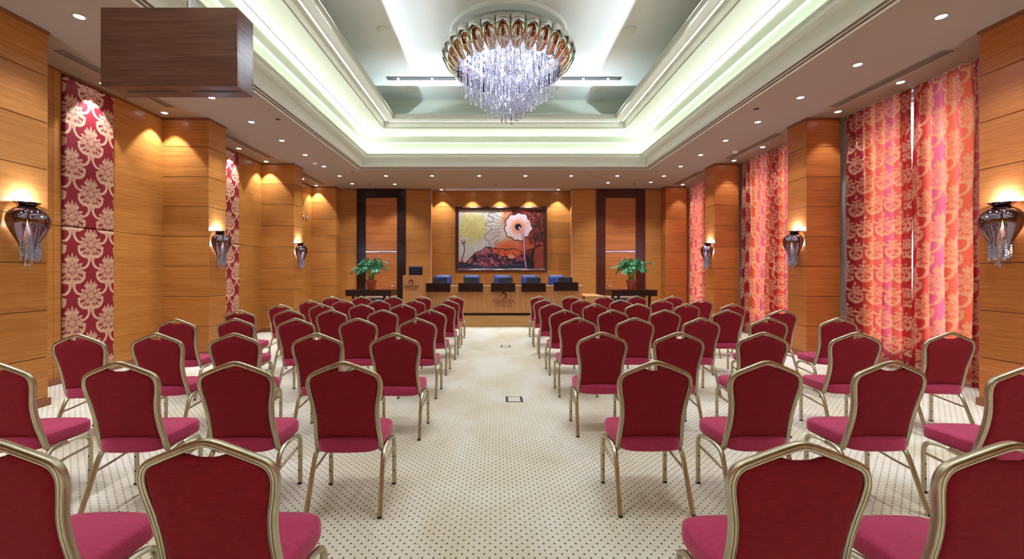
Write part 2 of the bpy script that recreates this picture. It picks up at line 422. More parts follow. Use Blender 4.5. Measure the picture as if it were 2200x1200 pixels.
# doors
for n, (fx0, fx1, lx0, lx1, dm, hs) in enumerate(DOORS):
    mb = MB(); yf = YB-.05
    mb.box(fx0, lx0, yf, YB+.06, 0, CZ-.005); mb.box(lx1, fx1, yf, YB+.06, 0, CZ-.005); mb.box(lx0, lx1, yf, YB+.06, 3.92, CZ-.005)
    d = struct(mb.build('door_%d' % (n+1), dm, smooth=False, bevel=.004), ['tall dark brown framed door on the left','tall mahogany framed door on the right'][n])
    mb = MB(); z = 2.19; zs = [2.19]
    while z < 3.9: z += .288; zs.append(min(z,3.92))
    for a, b in zip(zs[:-1], zs[1:]):
        if b-a > .02: mb.box(lx0, lx1, YB-.005, YB+.03, a+.003, b-.003, 0)
    mb.box(lx0, lx1, YB+.004, YB+.05, 2.15, 3.92, 1)
    tones(mb.build('overdoor_panel', [M['wood_red'], M['groove']], d, smooth=False), .06)
    mb = MB(); zs = [.72,1.0,1.29,1.58,1.87,2.145]
    for a, b in zip(zs[:-1], zs[1:]): mb.box(lx0+.006, lx1-.006, YB-.012, YB+.03, a+.002, b-.002, 0)
    mb.box(lx0+.006, lx1-.006, YB-.004, YB+.04, .01, 2.145, 1)
    lf = tones(mb.build('door_leaf', [M['wood_red'], M['groove']], d, smooth=False), .06)
    MB().box(lx0, lx1, YB-.02, YB+.02, 2.15, 2.185).build('transom_strip', M['steel'], d, smooth=False)
    MB().box(lx0+.01, lx1-.01, YB-.018, YB-.005, .01, .66).build('kick_plate', M['kick'], d, smooth=False)
    MB().box(lx0+.01, lx1-.01, YB-.022, YB-.005, .665, .72).build('rail', mat('pale_rail', (.6,.35,.25), .35), d, smooth=False)
    hx = lx1-.08 if hs > 0 else lx0+.08
    h = MB(); h.lathe([(0,0),(.028,0),(.028,.01),(0,.01)], 14)
    h.v = [(hx+a, YB-.012-c, 1.05+b) for a,b,c in h.v]
    h.tube(crm([(hx,YB-.015,1.05),(hx,YB-.06,1.05),(hx-hs*.03,YB-.07,1.05),(hx-hs*.13,YB-.07,1.045)],4), circ(.011,8), (0,0,1))
    h.box(hx-.02,hx+.02,YB-.018,YB-.01,.86,.94)
    h.build('handle', M['steel'], d)

# ceiling: soffit ring, coves, upper ceiling
OX0, OX1, OY0, OY1 = -3.60, 3.98, -1.5, 11.29
mb = MB()
mb.box(-6.2,OX0,YF-.2,14.8,CZ,CZ+.05); mb.box(OX1,6.8,YF-.2,14.8,CZ,CZ+.05); mb.box(OX0,OX1,OY1,14.8,CZ,CZ+.05); mb.box(OX0,OX1,YF-.2,OY0,CZ,CZ+.05)
struct(mb.build('ceiling', M['soffit'], smooth=False), 'beige lower ceiling around the cove')
def loop(mb, prof, m=0):
    vs = []; fs = []
    for d, z in prof: vs += [(OX0+d,OY0+d,z),(OX1-d,OY0+d,z),(OX1-d,OY1-d,z),(OX0+d,OY1-d,z)]
    for j in range(len(prof)-1):
        for i in range(4): fs.append((j*4+i, j*4+(i+1)%4, (j+1)*4+(i+1)%4, (j+1)*4+i))
    mb.add(vs, fs, m)
def arc(cx, cz, rx, rz, n=8): return [(cx-rx*math.cos(k*PI/2/n), cz+rz*math.sin(k*PI/2/n)) for k in range(n+1)]
mb = MB()
loop(mb, [(-.025,4.215),(-.025,4.192),(.012,4.192)],0); loop(mb, [(.012,4.192),(.012,4.235),(.028,4.235),(.028,4.212)],1); loop(mb, [(.028,4.212),(.045,4.212)],0); loop(mb, [(.045,4.212),(.045,4.25),(.062,4.25),(.062,4.236)],1)  # grooves coloured brown to paint in the shadow lines of the moulding
loop(mb, [(.062,4.236),(.110,4.262),(.110,4.300)] + arc(.285,4.31,.175,.2) + [(.29,4.51),(.29,4.53),(.265,4.53),(.265,4.44),(.10,4.44)], 0)
loop(mb, [(.10,4.44),(.10,4.85),(.155,4.85),(.155,4.97)]+[(.155+.03*(1-math.cos(k*PI/2/4)), 4.97+.05*math.sin(k*PI/2/4)) for k in range(5)]+[(.325,5.02),(.325,5.0)], 0)
loop(mb, [(.335,5.0),(.83,5.0),(.83,4.98),(.85,4.98),(.85,5.0),(.87,5.0),(.87,5.02)] + arc(1.17,5.03,.295,.16) + [(1.18,5.19),(1.18,5.21),(1.15,5.21),(1.15,5.10),(.52,5.10),(.52,5.70)]+[(.52+.09*(1-math.cos(k*PI/2/6)), 5.70+.09*math.sin(k*PI/2/6)) for k in range(7)], 0)
loop(mb, [(.325,5.0),(.325,5.04),(.335,5.04),(.335,5.0)],1)
struct(mb.build('trim_2', [M['cove'], M['soffit']], smooth=True, angle=30), 'stepped plaster cove around the ceiling')
mb = MB().box(OX0+.6,OX1-.6,OY0+.6,OY1-.6,5.79,5.84); struct(mb.build('ceiling_upper', M['upper'], smooth=False), 'raised white ceiling panel')
mb = MB().box(OX0-.3,OX1+.3,OY0-.3,OY1+.3,5.9,5.95); mb.box(OX0-.35,OX0-.3,OY0-.3,OY1+.3,4.25,5.95); mb.box(OX1+.3,OX1+.35,OY0-.3,OY1+.3,4.25,5.95); mb.box(OX0-.3,OX1+.3,OY0-.35,OY0-.3,4.25,5.95); mb.box(OX0-.3,OX1+.3,OY1+.3,OY1+.35,4.25,5.95)
struct(mb.build('ceiling_void', M['cove'], smooth=False))
mb = MB()   # unseen blades over the upper strips, shaped to shade the ceiling margin
def blade(mb, side, base, tip):
    (d0,z0),(d1,z1) = base, tip
    if side == 'L': q = [(OX0+d0,OY0+d0,z0),(OX0+d1,OY0+d1,z1),(OX0+d1,OY1-d1,z1),(OX0+d0,OY1-d0,z0)]
    if side == 'R': q = [(OX1-d0,OY0+d0,z0),(OX1-d1,OY0+d1,z1),(OX1-d1,OY1-d1,z1),(OX1-d0,OY1-d0,z0)]
    if side == 'B': q = [(OX0+d0,OY1-d0,z0),(OX0+d1,OY1-d1,z1),(OX1-d1,OY1-d1,z1),(OX1-d0,OY1-d0,z0)]
    if side == 'F': q = [(OX0+d0,OY0+d0,z0),(OX0+d1,OY0+d1,z1),(OX1-d1,OY0+d1,z1),(OX1-d0,OY0+d0,z0)]
    t = .004; q2 = [(a,b,c+t) for a,b,c in q]
    mb.add(q+q2, [(3,2,1,0),(4,5,6,7),(0,1,5,4),(1,2,6,5),(2,3,7,6),(3,0,4,7)])
blade(mb,'L',(.78,5.10),(1.08,5.235)); blade(mb,'R',(.78,5.10),(1.08,5.235)); blade(mb,'B',(.86,5.10),(1.025,5.235)); blade(mb,'F',(.86,5.10),(1.025,5.235))
struct(mb.build('trim_3', M['cove'], smooth=False), 'unseen blades shading the upper ceiling margin')
# fluorescent strips
cx, cy = (OX0+OX1)/2, (OY0+OY1)/2
def strips(d, z, per_m, color, rx, wdt, name, label):
    lx, ly = OX1-OX0-2*d-.1, OY1-OY0-2*d-.1
    for sx, sy, L, rz in ((-1,0,ly,-PI/2),(1,0,ly,PI/2),(0,-1,lx,0),(0,1,lx,PI)):
        x = cx+sx*((OX1-OX0)/2-d); y = cy+sy*((OY1-OY0)/2-d)
        light(name+'_light', 'AREA', (x, y, z+.012), per_m*L, color, (rx if True else 0, 0, rz), shape='RECTANGLE', size=L, size_y=wdt)
        b = MB()
        if sx: b.box(x-.015,x+.015,y-L/2,y+L/2,z-.03,z)
        else: b.box(x-L/2,x+L/2,y-.015,y+.015,z-.03,z)
        o = struct(b.build(name, M['led'], smooth=False), label)
# rx > 90 deg tips the beam from straight up towards the middle of the room
strips(.145, 4.475, L_COVE, GREENW, PI, .04, 'cove_strip', 'lamp strip in the lower cove')
strips(.98, 5.13, L_UPPER, (.78,.90,1.0), PI*.72, .03, 'cove_strip_upper', 'lamp strip in the upper cove')

# narrow dark slot with spotlights across the upper ceiling
for SY, SL in ((9.54,'behind the chandelier'),(6.10,'in front of the chandelier'),(2.75,'above the nearest chair rows')):
  t = thing('ceiling_slot_light', 'long dark slot with small spotlights across the white ceiling, '+SL, 'ceiling light', (.17,SY,5.79), 0, 'ceiling slot lights')
  MB().box(-2.6,2.59,-.07,.07,-.012,.0).build('slot', M['black'], t, smooth=False)
  for x in (-2.35,-1.6,-1.05,1.2,1.75,2.3):
      MB().lathe([(0,-.024),(.022,-.024),(.026,-.012)],12,(x,0,0)).build('spot', M['lens'], t)
      light('slot_lamp', 'SPOT', (.17+x,SY,5.79-.035), L_SLOT, COOL, (0,0,0), None, spot_size=1.5, spot_blend=.7, shadow_soft_size=.03)
for x, y, lb in ((-2.0,7.63,'near left of the chandelier'),(2.35,7.63,'near right of the chandelier'),(-2.0,10.1,'far left of the chandelier'),(2.33,10.08,'far right of the chandelier')):
    o = MB().lathe([(0,-.03),(.10,-.03),(.12,-.02),(.125,0)],28).build('ceiling_speaker', M['cove']); o.location = (x,y,5.79)
    tag(o, 'round white ceiling speaker, '+lb, 'ceiling speaker', 'ceiling speakers')

# damask pattern -------------------------------------------------------------
def damask_tile():
    W, H = .55, .73; nx, ny = 276, 366
    u = (np.arange(nx)/nx-.5)*W; v = (np.arange(ny)/ny-.5)*H
    U0, V0 = np.meshgrid(u, v)
    def motif(U, V):
        A0, V0_, U00 = np.abs(U), V, U; k_s = 1.27; U = U/k_s; A = np.abs(U); V = (V+.0)/k_s; out = np.zeros_like(U)
        def leaf(cx, cy, ang, L, Wd, cut=True):
            nonlocal out
            ca, sa = math.cos(ang), math.sin(ang); x = (A-cx)*ca+(V-cy)*sa; y = -(A-cx)*sa+(V-cy)*ca
            t = np.clip(x/L, 0, 1); wd = Wd*np.sin(PI*np.clip(t,0,1)**.75); m_ = (x>0)&(x<L)&(np.abs(y)<wd)
            if cut: m_ &= ~((np.abs(y)<.0022)&(t<.7))
            out = np.where(m_, 1, out)
        def flower(cx, cy, R, k=6):
            nonlocal out
            dx, dy = A-cx, V-cy
            if cx == 0: dx = U
            r = np.hypot(dx,dy); th = np.arctan2(dy,dx); rr = R*(.84+.16*np.cos(k*th))
            m_ = r < rr
            out = np.where(m_, 1, out)
            out = np.where(m_&(r>.52*R)&(r<.64*R), 0, out)
            out = np.where(m_&(r>.64*R)&(np.abs(np.sin(k*th/2+PI/2))<.18), 0, out)
            out = np.where(r<.16*R, 0, out)
            out = np.where((r>=rr)&(r<rr+.004), 0, out)
        for ang, L in ((90,.115),(68,.10),(48,.088),(28,.08)): leaf(.0 if ang==90 else .012, .085, math.radians(ang), L, .014)
        for cx_, cy_, ang in ((.06,.05,35),(.085,.02,12),(.09,-.02,-5),(.07,-.06,-30),(.05,-.09,-50)): leaf(cx_, cy_, math.radians(ang), .065, .014)
        for cx_, cy_, R in ((.105,.075,.011),(.14,.035,.010),(.065,.125,.009),(.15,-.02,.008)): out = np.where(np.hypot(A-cx_,V-cy_)<R, 1, out)
        leaf(0,-.10,math.radians(-60),.05,.013); leaf(0,-.10,math.radians(-25),.07,.014)
        flower(.045,.065,.034,5); flower(.078,.005,.042); flower(.042,-.05,.036,5); flower(0,.015,.046,8); flower(0,-.068,.036,6); flower(0,.085,.030,5)
        # feathered ribbons
        A, V, U = A0, V0_, U00
        def ribbon(pts, r0, feather=True, outside=1):
            nonlocal out
            P = np.array(crm([(a,b,0) for a,b in pts], 10))[:, :2]; seg = np.hypot(*np.diff(P,axis=0).T); L = np.concatenate([[0],np.cumsum(seg)]); best = np.full(A.shape, 9.); bl = np.zeros(A.shape)
            for i in range(len(P)):
                d = np.hypot(A-P[i,0], V-P[i,1]); k_ = d < best; best = np.where(k_, d, best); bl = np.where(k_, L[i], bl)
            tt = bl/L[-1]; rad = r0*(.45+.55*np.sin(PI*np.clip(tt,.05,.95)))
            if feather: rad = rad*(.80+.35*np.abs(np.sin(bl*330)))
            out = np.where(best < rad, 1, out)
        ribbon([(.165,-.005),(.178,-.05),(.165,-.105),(.12,-.150),(.065,-.165),(.03,-.155)], .019)
        ribbon([(.05,-.17),(.033,-.21),(.034,-.25),(.065,-.30),(.11,-.325),(.15,-.31)], .017)
        leaf(0,-.155,math.radians(-90),.085,.016); leaf(.012,-.15,math.radians(-70),.06,.01)
        return out
    T = np.zeros_like(U0)
    for ox, oy in ((0,0),(W/2,H/2),(-W/2,H/2),(W/2,-H/2),(-W/2,-H/2),(0,H),(0,-H)): T = np.maximum(T, motif(U0-ox, V0-oy))
    # anti-alias
    T = (T + np.roll(T,1,0)+np.roll(T,-1,0)+np.roll(T,1,1)+np.roll(T,-1,1))/5
    return T, W, H
DT, DW, DH = damask_tile()
def damask(u, v):
    ny, nx = DT.shape
    x = (u/DW+.5)*nx; y = (v/DH+.5)*ny; x0 = np.floor(x).astype(int); y0 = np.floor(y).astype(int); fx = x-x0; fy = y-y0
    g = lambda a, b: DT[b % ny, a % nx]
    return (g(x0,y0)*(1-fx)+g(x0+1,y0)*fx)*(1-fy)+(g(x0,y0+1)*(1-fx)+g(x0+1,y0+1)*fx)*fy
def set_col(o, name, rgb):
    me = o.data; a = me.attributes.new(name, 'FLOAT_COLOR', 'POINT'); d = np.ones((len(me.vertices),4), np.float32); d[:,:3] = rgb.reshape(-1,3); a.data.foreach_set('color', d.ravel())
def fast_grid(name, G, m, parent=None, smooth=True):
    a, b = G.shape[:2]; me = bpy.data.meshes.new(name); idx = np.arange(a*b).reshape(a,b)
    q = np.stack([idx[:-1,:-1], idx[:-1,1:], idx[1:,1:], idx[1:,:-1]], -1).reshape(-1)
    nf = len(q)//4; me.vertices.add(a*b); me.vertices.foreach_set('co', G.astype(np.float32).ravel())
    me.loops.add(len(q)); me.loops.foreach_set('vertex_index', q.astype(np.int32))
    me.polygons.add(nf); me.polygons.foreach_set('loop_start', np.arange(0,len(q),4,dtype=np.int32))
    try: me.polygons.foreach_set('loop_total', np.full(nf,4,np.int32))
    except Exception: pass
    me.update(calc_edges=True); me.validate(); me.polygons.foreach_set('use_smooth', [smooth]*nf); me.materials.append(m)
    o = bpy.data.objects.new(name, me); C.objects.link(o)
    if parent: o.parent = parent
    return o
def damask_cols(mask, u, v):
    n = .5+.5*np.sin(u*211+np.sin(v*90)*2)*np.sin(v*173)
    bg = np.array([.23,.002,.014]); fg = np.array([.66,.43,.28]); fg2 = np.array([.55,.30,.17])
    f = fg*(1-n[...,None]*.5)+fg2*n[...,None]*.5
    return bg*(1-mask[...,None])+f*mask[...,None]

def wall_panel(y0, y1, label, step):
    t = thing('damask_wall_panel', label, 'upholstered panel', (XL+.001,(y0+y1)/2,.09), 0, 'damask panels on the left wall')
    for z0, z1, nm in ((.0,2.03,'lower_pad'),(2.035,4.07,'upper_pad')):
        ny, nz = int((y1-y0)/step)+1, int((z1-z0)/step)+1
        Y = np.linspace(-(y1-y0)/2,(y1-y0)/2,ny); Z = np.linspace(z0,z1,nz); YY, ZZ = np.meshgrid(Y,Z)
        ey = np.minimum(YY-Y[0], Y[-1]-YY); ez = np.minimum(ZZ-z0, z1-ZZ); e = np.minimum(ey,ez)
        X = .032*np.sqrt(np.clip(1-(1-np.clip(e/.03,0,1))**2,0,1))
        G = np.stack([X,YY,ZZ],-1)
        o = fast_grid(nm, G, M['damask'], t); set_col(o, 'pattern', damask_cols(damask(YY, ZZ-.33), YY, ZZ))
    return t
wall_panel(5.81,6.58,'red and cream damask wall panel behind the nearest left sconce',.006)
wall_panel(9.01,9.78,'red and cream damask wall panel behind the second left sconce',.010)
wall_panel(12.2,12.97,'red and cream damask wall panel behind the third left sconce, mostly hidden',.02)

def curtain(y0, y1, label, step, seed, flip=False, lean=0, xb=6.105, f0=0, f1=0):
    r = np.random.RandomState(seed); full = 1.45; nu = int((y1-y0)*full/step); nz = int(4.17/(step*1.15))
    t = np.linspace(0,1,nu); Z = np.linspace(.035,4.205,nz); T, ZZ = np.meshgrid(t, Z); zf = ZZ/4.2
    n = (y1-y0)/.18; ph = np.zeros_like(t)
    for k in range(1,6): ph += r.uniform(-1,1)*.9/k*np.sin(2*PI*k*t+r.uniform(0,6))
    ph2 = r.uniform(0,6)
    amp = .033+.036*np.clip(1.0-zf,0,1)**.5 + .010*np.sin(7*t+ph2)[None,:]
    wave = np.sin(2*PI*n*T+ph[None,:]*1.3)
    wave2 = np.sin(4*PI*n*T+ph[None,:]*2.2+ph2)*np.clip(zf*1.4-.5,0,1)   # tighter gathers near the heading
    amp = amp*np.clip(np.minimum(T,1-T)*14+.12,0,1)
    X = xb - amp*(wave*(1-.4*np.clip(zf*1.4-.5,0,1))) - .018*wave2 + .01*np.sin(3*ZZ+9*T)
    Y = y0+(y1-y0)*T + .022*np.cos(2*PI*n*T+ph[None,:]*1.3)*(1-zf*.5)*np.clip(np.minimum(T,1-T)*8,0,1)
    if lean: Y = Y + lean*np.clip((1-zf)/.36,0,1)*(T if lean > 0 else (1-T))
    def hem(col, width, sg):     # turned-back double layer along a leading edge
        k = int(width/step)+3; q = np.linspace(0,1,k)[None,:]
        hx = X[:,col][:,None]; hy = Y[:,col][:,None]
        x_ = np.minimum(hx+.035*np.sin(PI*np.clip(q*3,0,.5))+.012*np.sin(q*22), 6.215)+0*hy; y_ = hy+sg*width*q
        return x_, y_, np.repeat(ZZ[:,col][:,None], k, 1)
    if f1:
        a, b, c = hem(-1, f1, -1); X, Y, ZZ = np.hstack([X,a[:,1:]]), np.hstack([Y,b[:,1:]]), np.hstack([ZZ,c[:,1:]])
    if f0:
        a, b, c = hem(0, f0, 1); X, Y, ZZ = np.hstack([a[:,:0:-1],X]), np.hstack([b[:,:0:-1],Y]), np.hstack([c[:,:0:-1],ZZ])
    G = np.stack([X,Y,ZZ],-1)
    i0 = nz//2; s = np.concatenate([[0], np.cumsum(np.hypot(np.diff(X[i0]), np.diff(Y[i0])))]); UU = np.broadcast_to(s[None,:], X.shape)+r.uniform(0,.5)
    o = fast_grid('curtain', G, M['curtain'])
    m_ = damask(UU, ZZ+r.uniform(0,.7)); set_col(o, 'pattern', damask_cols(m_, UU, ZZ))
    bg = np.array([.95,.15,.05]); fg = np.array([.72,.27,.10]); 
    glow_stripe = np.clip(.5+.9*np.sin(UU*11+r.uniform(0,6))*np.cos(UU*4.3+1), 0, 1)[...,None]   # orange and violet of the daylight glow painted into the cloth as stripes
    bg = bg*(1-glow_stripe*.55)+np.array([.85,.15,.30])*glow_stripe*.55
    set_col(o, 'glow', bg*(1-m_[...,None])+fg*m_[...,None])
    me = o.data; me.transform(Matrix.Translation((-xb,-(y0+y1)/2,0))); o.location = (xb,(y0+y1)/2,0)
    tag(o, label, 'curtain', 'floor length damask curtains')
    # heading track
    return o
curtain(4.88,6.323,'red damask curtain nearest on the right, beside the nearest pier',.0075,3,f1=.17,lean=.006)
curtain(6.338,7.53,'red damask curtain on the right, meeting the nearest one at a bright gap',.0075,5,lean=-.006,f0=.19)
curtain(8.08,9.496,'red damask curtain just beyond the second right pier, partly hidden by it',.018,8,f1=.17)
curtain(9.504,10.71,'red damask curtain between the second and third right piers, nearer the third',.011,9,f0=.19)
curtain(11.26,12.526,'red damask curtain just beyond the third right pier, mostly hidden by it',.03,12,f1=.17)
curtain(12.534,13.62,'red damask curtain in the back right corner beside the last pier',.018,15,f0=.19)
mb = MB()
for a, b in ((4.87,7.56),(8.07,10.74),(11.25,13.64)): mb.box(6.14,6.22,a,b,4.19,CZ)
struct(mb.build('trim_4', M['plaster'], smooth=False), 'curtain tracks in the ceiling')

# line vents -----------------------------------------------------------------
def vent(x, y0, y1, label):
    t = thing('ceiling_vent', label, 'air vent', (x,(y0+y1)/2,CZ), 0, 'linear ceiling vents'); L = (y1-y0)/2
    MB().box(-.065,.065,-L,L,-.004,-.001).build('backing', M['black'], t, smooth=False)
    fr = MB(); fr.box(-.075,-.06,-L,L,-.012,0); fr.box(.06,.075,-L,L,-.012,0); fr.box(-.06,.06,-L,-L+.015,-.012,0); fr.box(-.06,.06,L-.015,L,-.012,0); fr.build('frame', M['soffit'], t, smooth=False)
    for x_ in (-.021,.021): MB().box(x_-.006,x_+.006,-L+.015,L-.015,-.012,-.004).build('slat', M['soffit'], t, smooth=False)
for x, sd in ((-5.35,'left'),(5.52,'right')):
    vent(x,5.27,7.07,'linear slot vent in the soffit, nearest on the %s' % sd)
    vent(x,8.45,10.25,'linear slot vent in the soffit, second on the %s' % sd)
    vent(x,11.65,13.3,'linear slot vent in the soffit, farthest on the %s' % sd)

# downlights -----------------------------------------------------------------
_dl = None
def downlight(x, y, label, group, power=None, spot=1.7, blend=.6):
    global _dl
    if _dl is None:
        t = thing('downlight', label, 'downlight', (x,y,CZ), 0, group)
        MB().lathe([(.046,-.003),(.050,-.006),(.060,-.005),(.064,0)],24).build('trim_ring', M['soffit'], t)
        MB().lathe([(0,-.005),(.044,-.005),(.047,-.002)],20).build('lens', M['lens'], t)
        _dl = t
    else: t = copy_tree(_dl, (x,y,CZ), 0, label, group)
    light('downlight_lamp', 'SPOT', (x,y,CZ-.012), power or L_DOWN, COOL, (0,0,0), None, spot_size=spot, spot_blend=blend, shadow_soft_size=.03)
    return t
nth = ['nearest','second','third','fourth','fifth','sixth','seventh','eighth','ninth']
rowY = [4.57,5.63,6.69,7.78,8.88,9.96,11.04,12.15,13.2]
for i, y in enumerate(rowY):
    if i != 4 or True:
        downlight(-4.43, y, 'round downlight in the left soffit, inner row, %s from the front' % nth[i], 'soffit downlights')
        if i < 8: downlight(4.72, y, 'round downlight in the right soffit, inner row, %s from the front' % nth[i], 'soffit downlights')
for i, y in enumerate((3.49,2.40,1.31,.2,-.9,-2.0)):
    for x, sd in ((-4.43,'left'),(4.72,'right')): downlight(x, y, 'round downlight in the %s soffit above the nearest chair rows, %s towards the rear wall' % (sd, nth[i]), 'soffit downlights', L_DOWN*1.5)
for i, x in enumerate((-3.12,-1.17,.19,1.55,3.5)):
    downlight(x, -2.3, 'added fill downlight, unseen, behind the rear end of the cove, %s from the left' % nth[i], 'soffit downlights', L_DOWN*2.6)  # unseen lamps added to brighten the near chairs from behind
for i, y in enumerate((6.2,7.33,9.44,10.56,12.53,13.5)):
    downlight(-5.655, y, 'round downlight close to the left wall, %s from the front' % nth[i], 'wall washing downlights', L_WASH, 1.36, .3)
for i, y in enumerate((6.15,7.28,9.34,10.47,13.36)):
    downlight(5.77, y, 'round downlight close to the right curtains, %s from the front' % nth[i], 'wall washing downlights', L_WASH*.4, 1.25, .4)
for i, x in enumerate((-3.12,-1.82,-.49,.81,2.1,3.4)):
    downlight(x, 12.14, 'round downlight behind the cove, front row, %s from the left' % nth[i], 'soffit downlights', L_DOWN*1.7)
for i, (x, y) in enumerate(((-3.14,13.28),(3.38,13.06),(4.65,12.98))):
    downlight(x, y, 'round downlight in front of the back doors, %s from the left' % nth[i], 'soffit downlights', L_DOWN*1.7)
for i, x in enumerate((-1.81,-.81,.12,1.1,2.03)):
    downlight(x, 14.16, 'round downlight above the recess wall, %s from the left' % nth[i], 'wall washing downlights', L_WASH, 1.36, .3)

def small_disc(x, y, r, h, m, name, label, cat, z=CZ):
    o = MB().lathe([(0,-h),(r*.6,-h),(r*.9,-h*.6),(r,0)],18).build(name, m); o.location = (x,y,z); return tag(o, label, cat)
small_disc(-4.5,10.65,.06,.05,M['white_metal'],'smoke_detector','white smoke detector in the left soffit','smoke detector')
small_disc(5.35,9.65,.055,.05,M['white_metal'],'smoke_detector','white smoke detector in the right soffit','smoke detector')
small_disc(-3.88,7.64,.045,.012,M['black'],'sprinkler','dark sprinkler plate beside the cove, nearest on the left','sprinkler')
small_disc(4.32,7.16,.045,.012,M['black'],'sprinkler','dark sprinkler plate beside the cove on the right','sprinkler')
small_disc(-3.9,11.66,.045,.012,M['base'],'sprinkler','dark sprinkler plate at the back left corner of the cove','sprinkler')
small_disc(4.3,11.6,.045,.012,M['base'],'sprinkler','dark sprinkler plate at the back right corner of the cove','sprinkler')
small_disc(-3.92,13.3,.04,.012,M['black'],'sprinkler','dark sprinkler plate in front of the left door','sprinkler')
small_disc(-.03,13.44,.045,.012,M['black'],'sprinkler','dark sprinkler plate above the head table','sprinkler')
small_disc(4.24,13.25,.04,.012,M['black'],'sprinkler','dark sprinkler plate in front of the right door','sprinkler')

# projection screen case at the top of the recess
t = thing('projection_screen', 'white roll-up projection screen case at the ceiling over the painting', 'projection screen', (.14,14.0,CZ))
MB().box(-1.82,1.82,-.04,.04,-.05,0).build('case', M['white_metal'], t, smooth=False, bevel=.004)
MB().box(-1.78,1.78,-.012,.012,-.06,-.05).build('bottom_bar', M['white_metal'], t, smooth=False)

# small wall speakers high on the left wall
for i, y in enumerate((13.06,13.28)):
    t = thing('wall_plate', ['small square plate with round knob high on the left wall, nearer one','small square plate with round knob high on the left wall, farther one'][i], 'wall control', (XL,y,3.19), 0, 'wall controls')
    MB().box(0,.012,-.045,.045,-.045,.045).build('plate', M['black'], t, smooth=False, bevel=.002)
    k = MB().lathe([(0,.012),(.03,.012),(.034,0)],16); k.v = [(.012+c,a,b) for a,b,c in k.v]; k.build('knob', M['white_metal'], t)

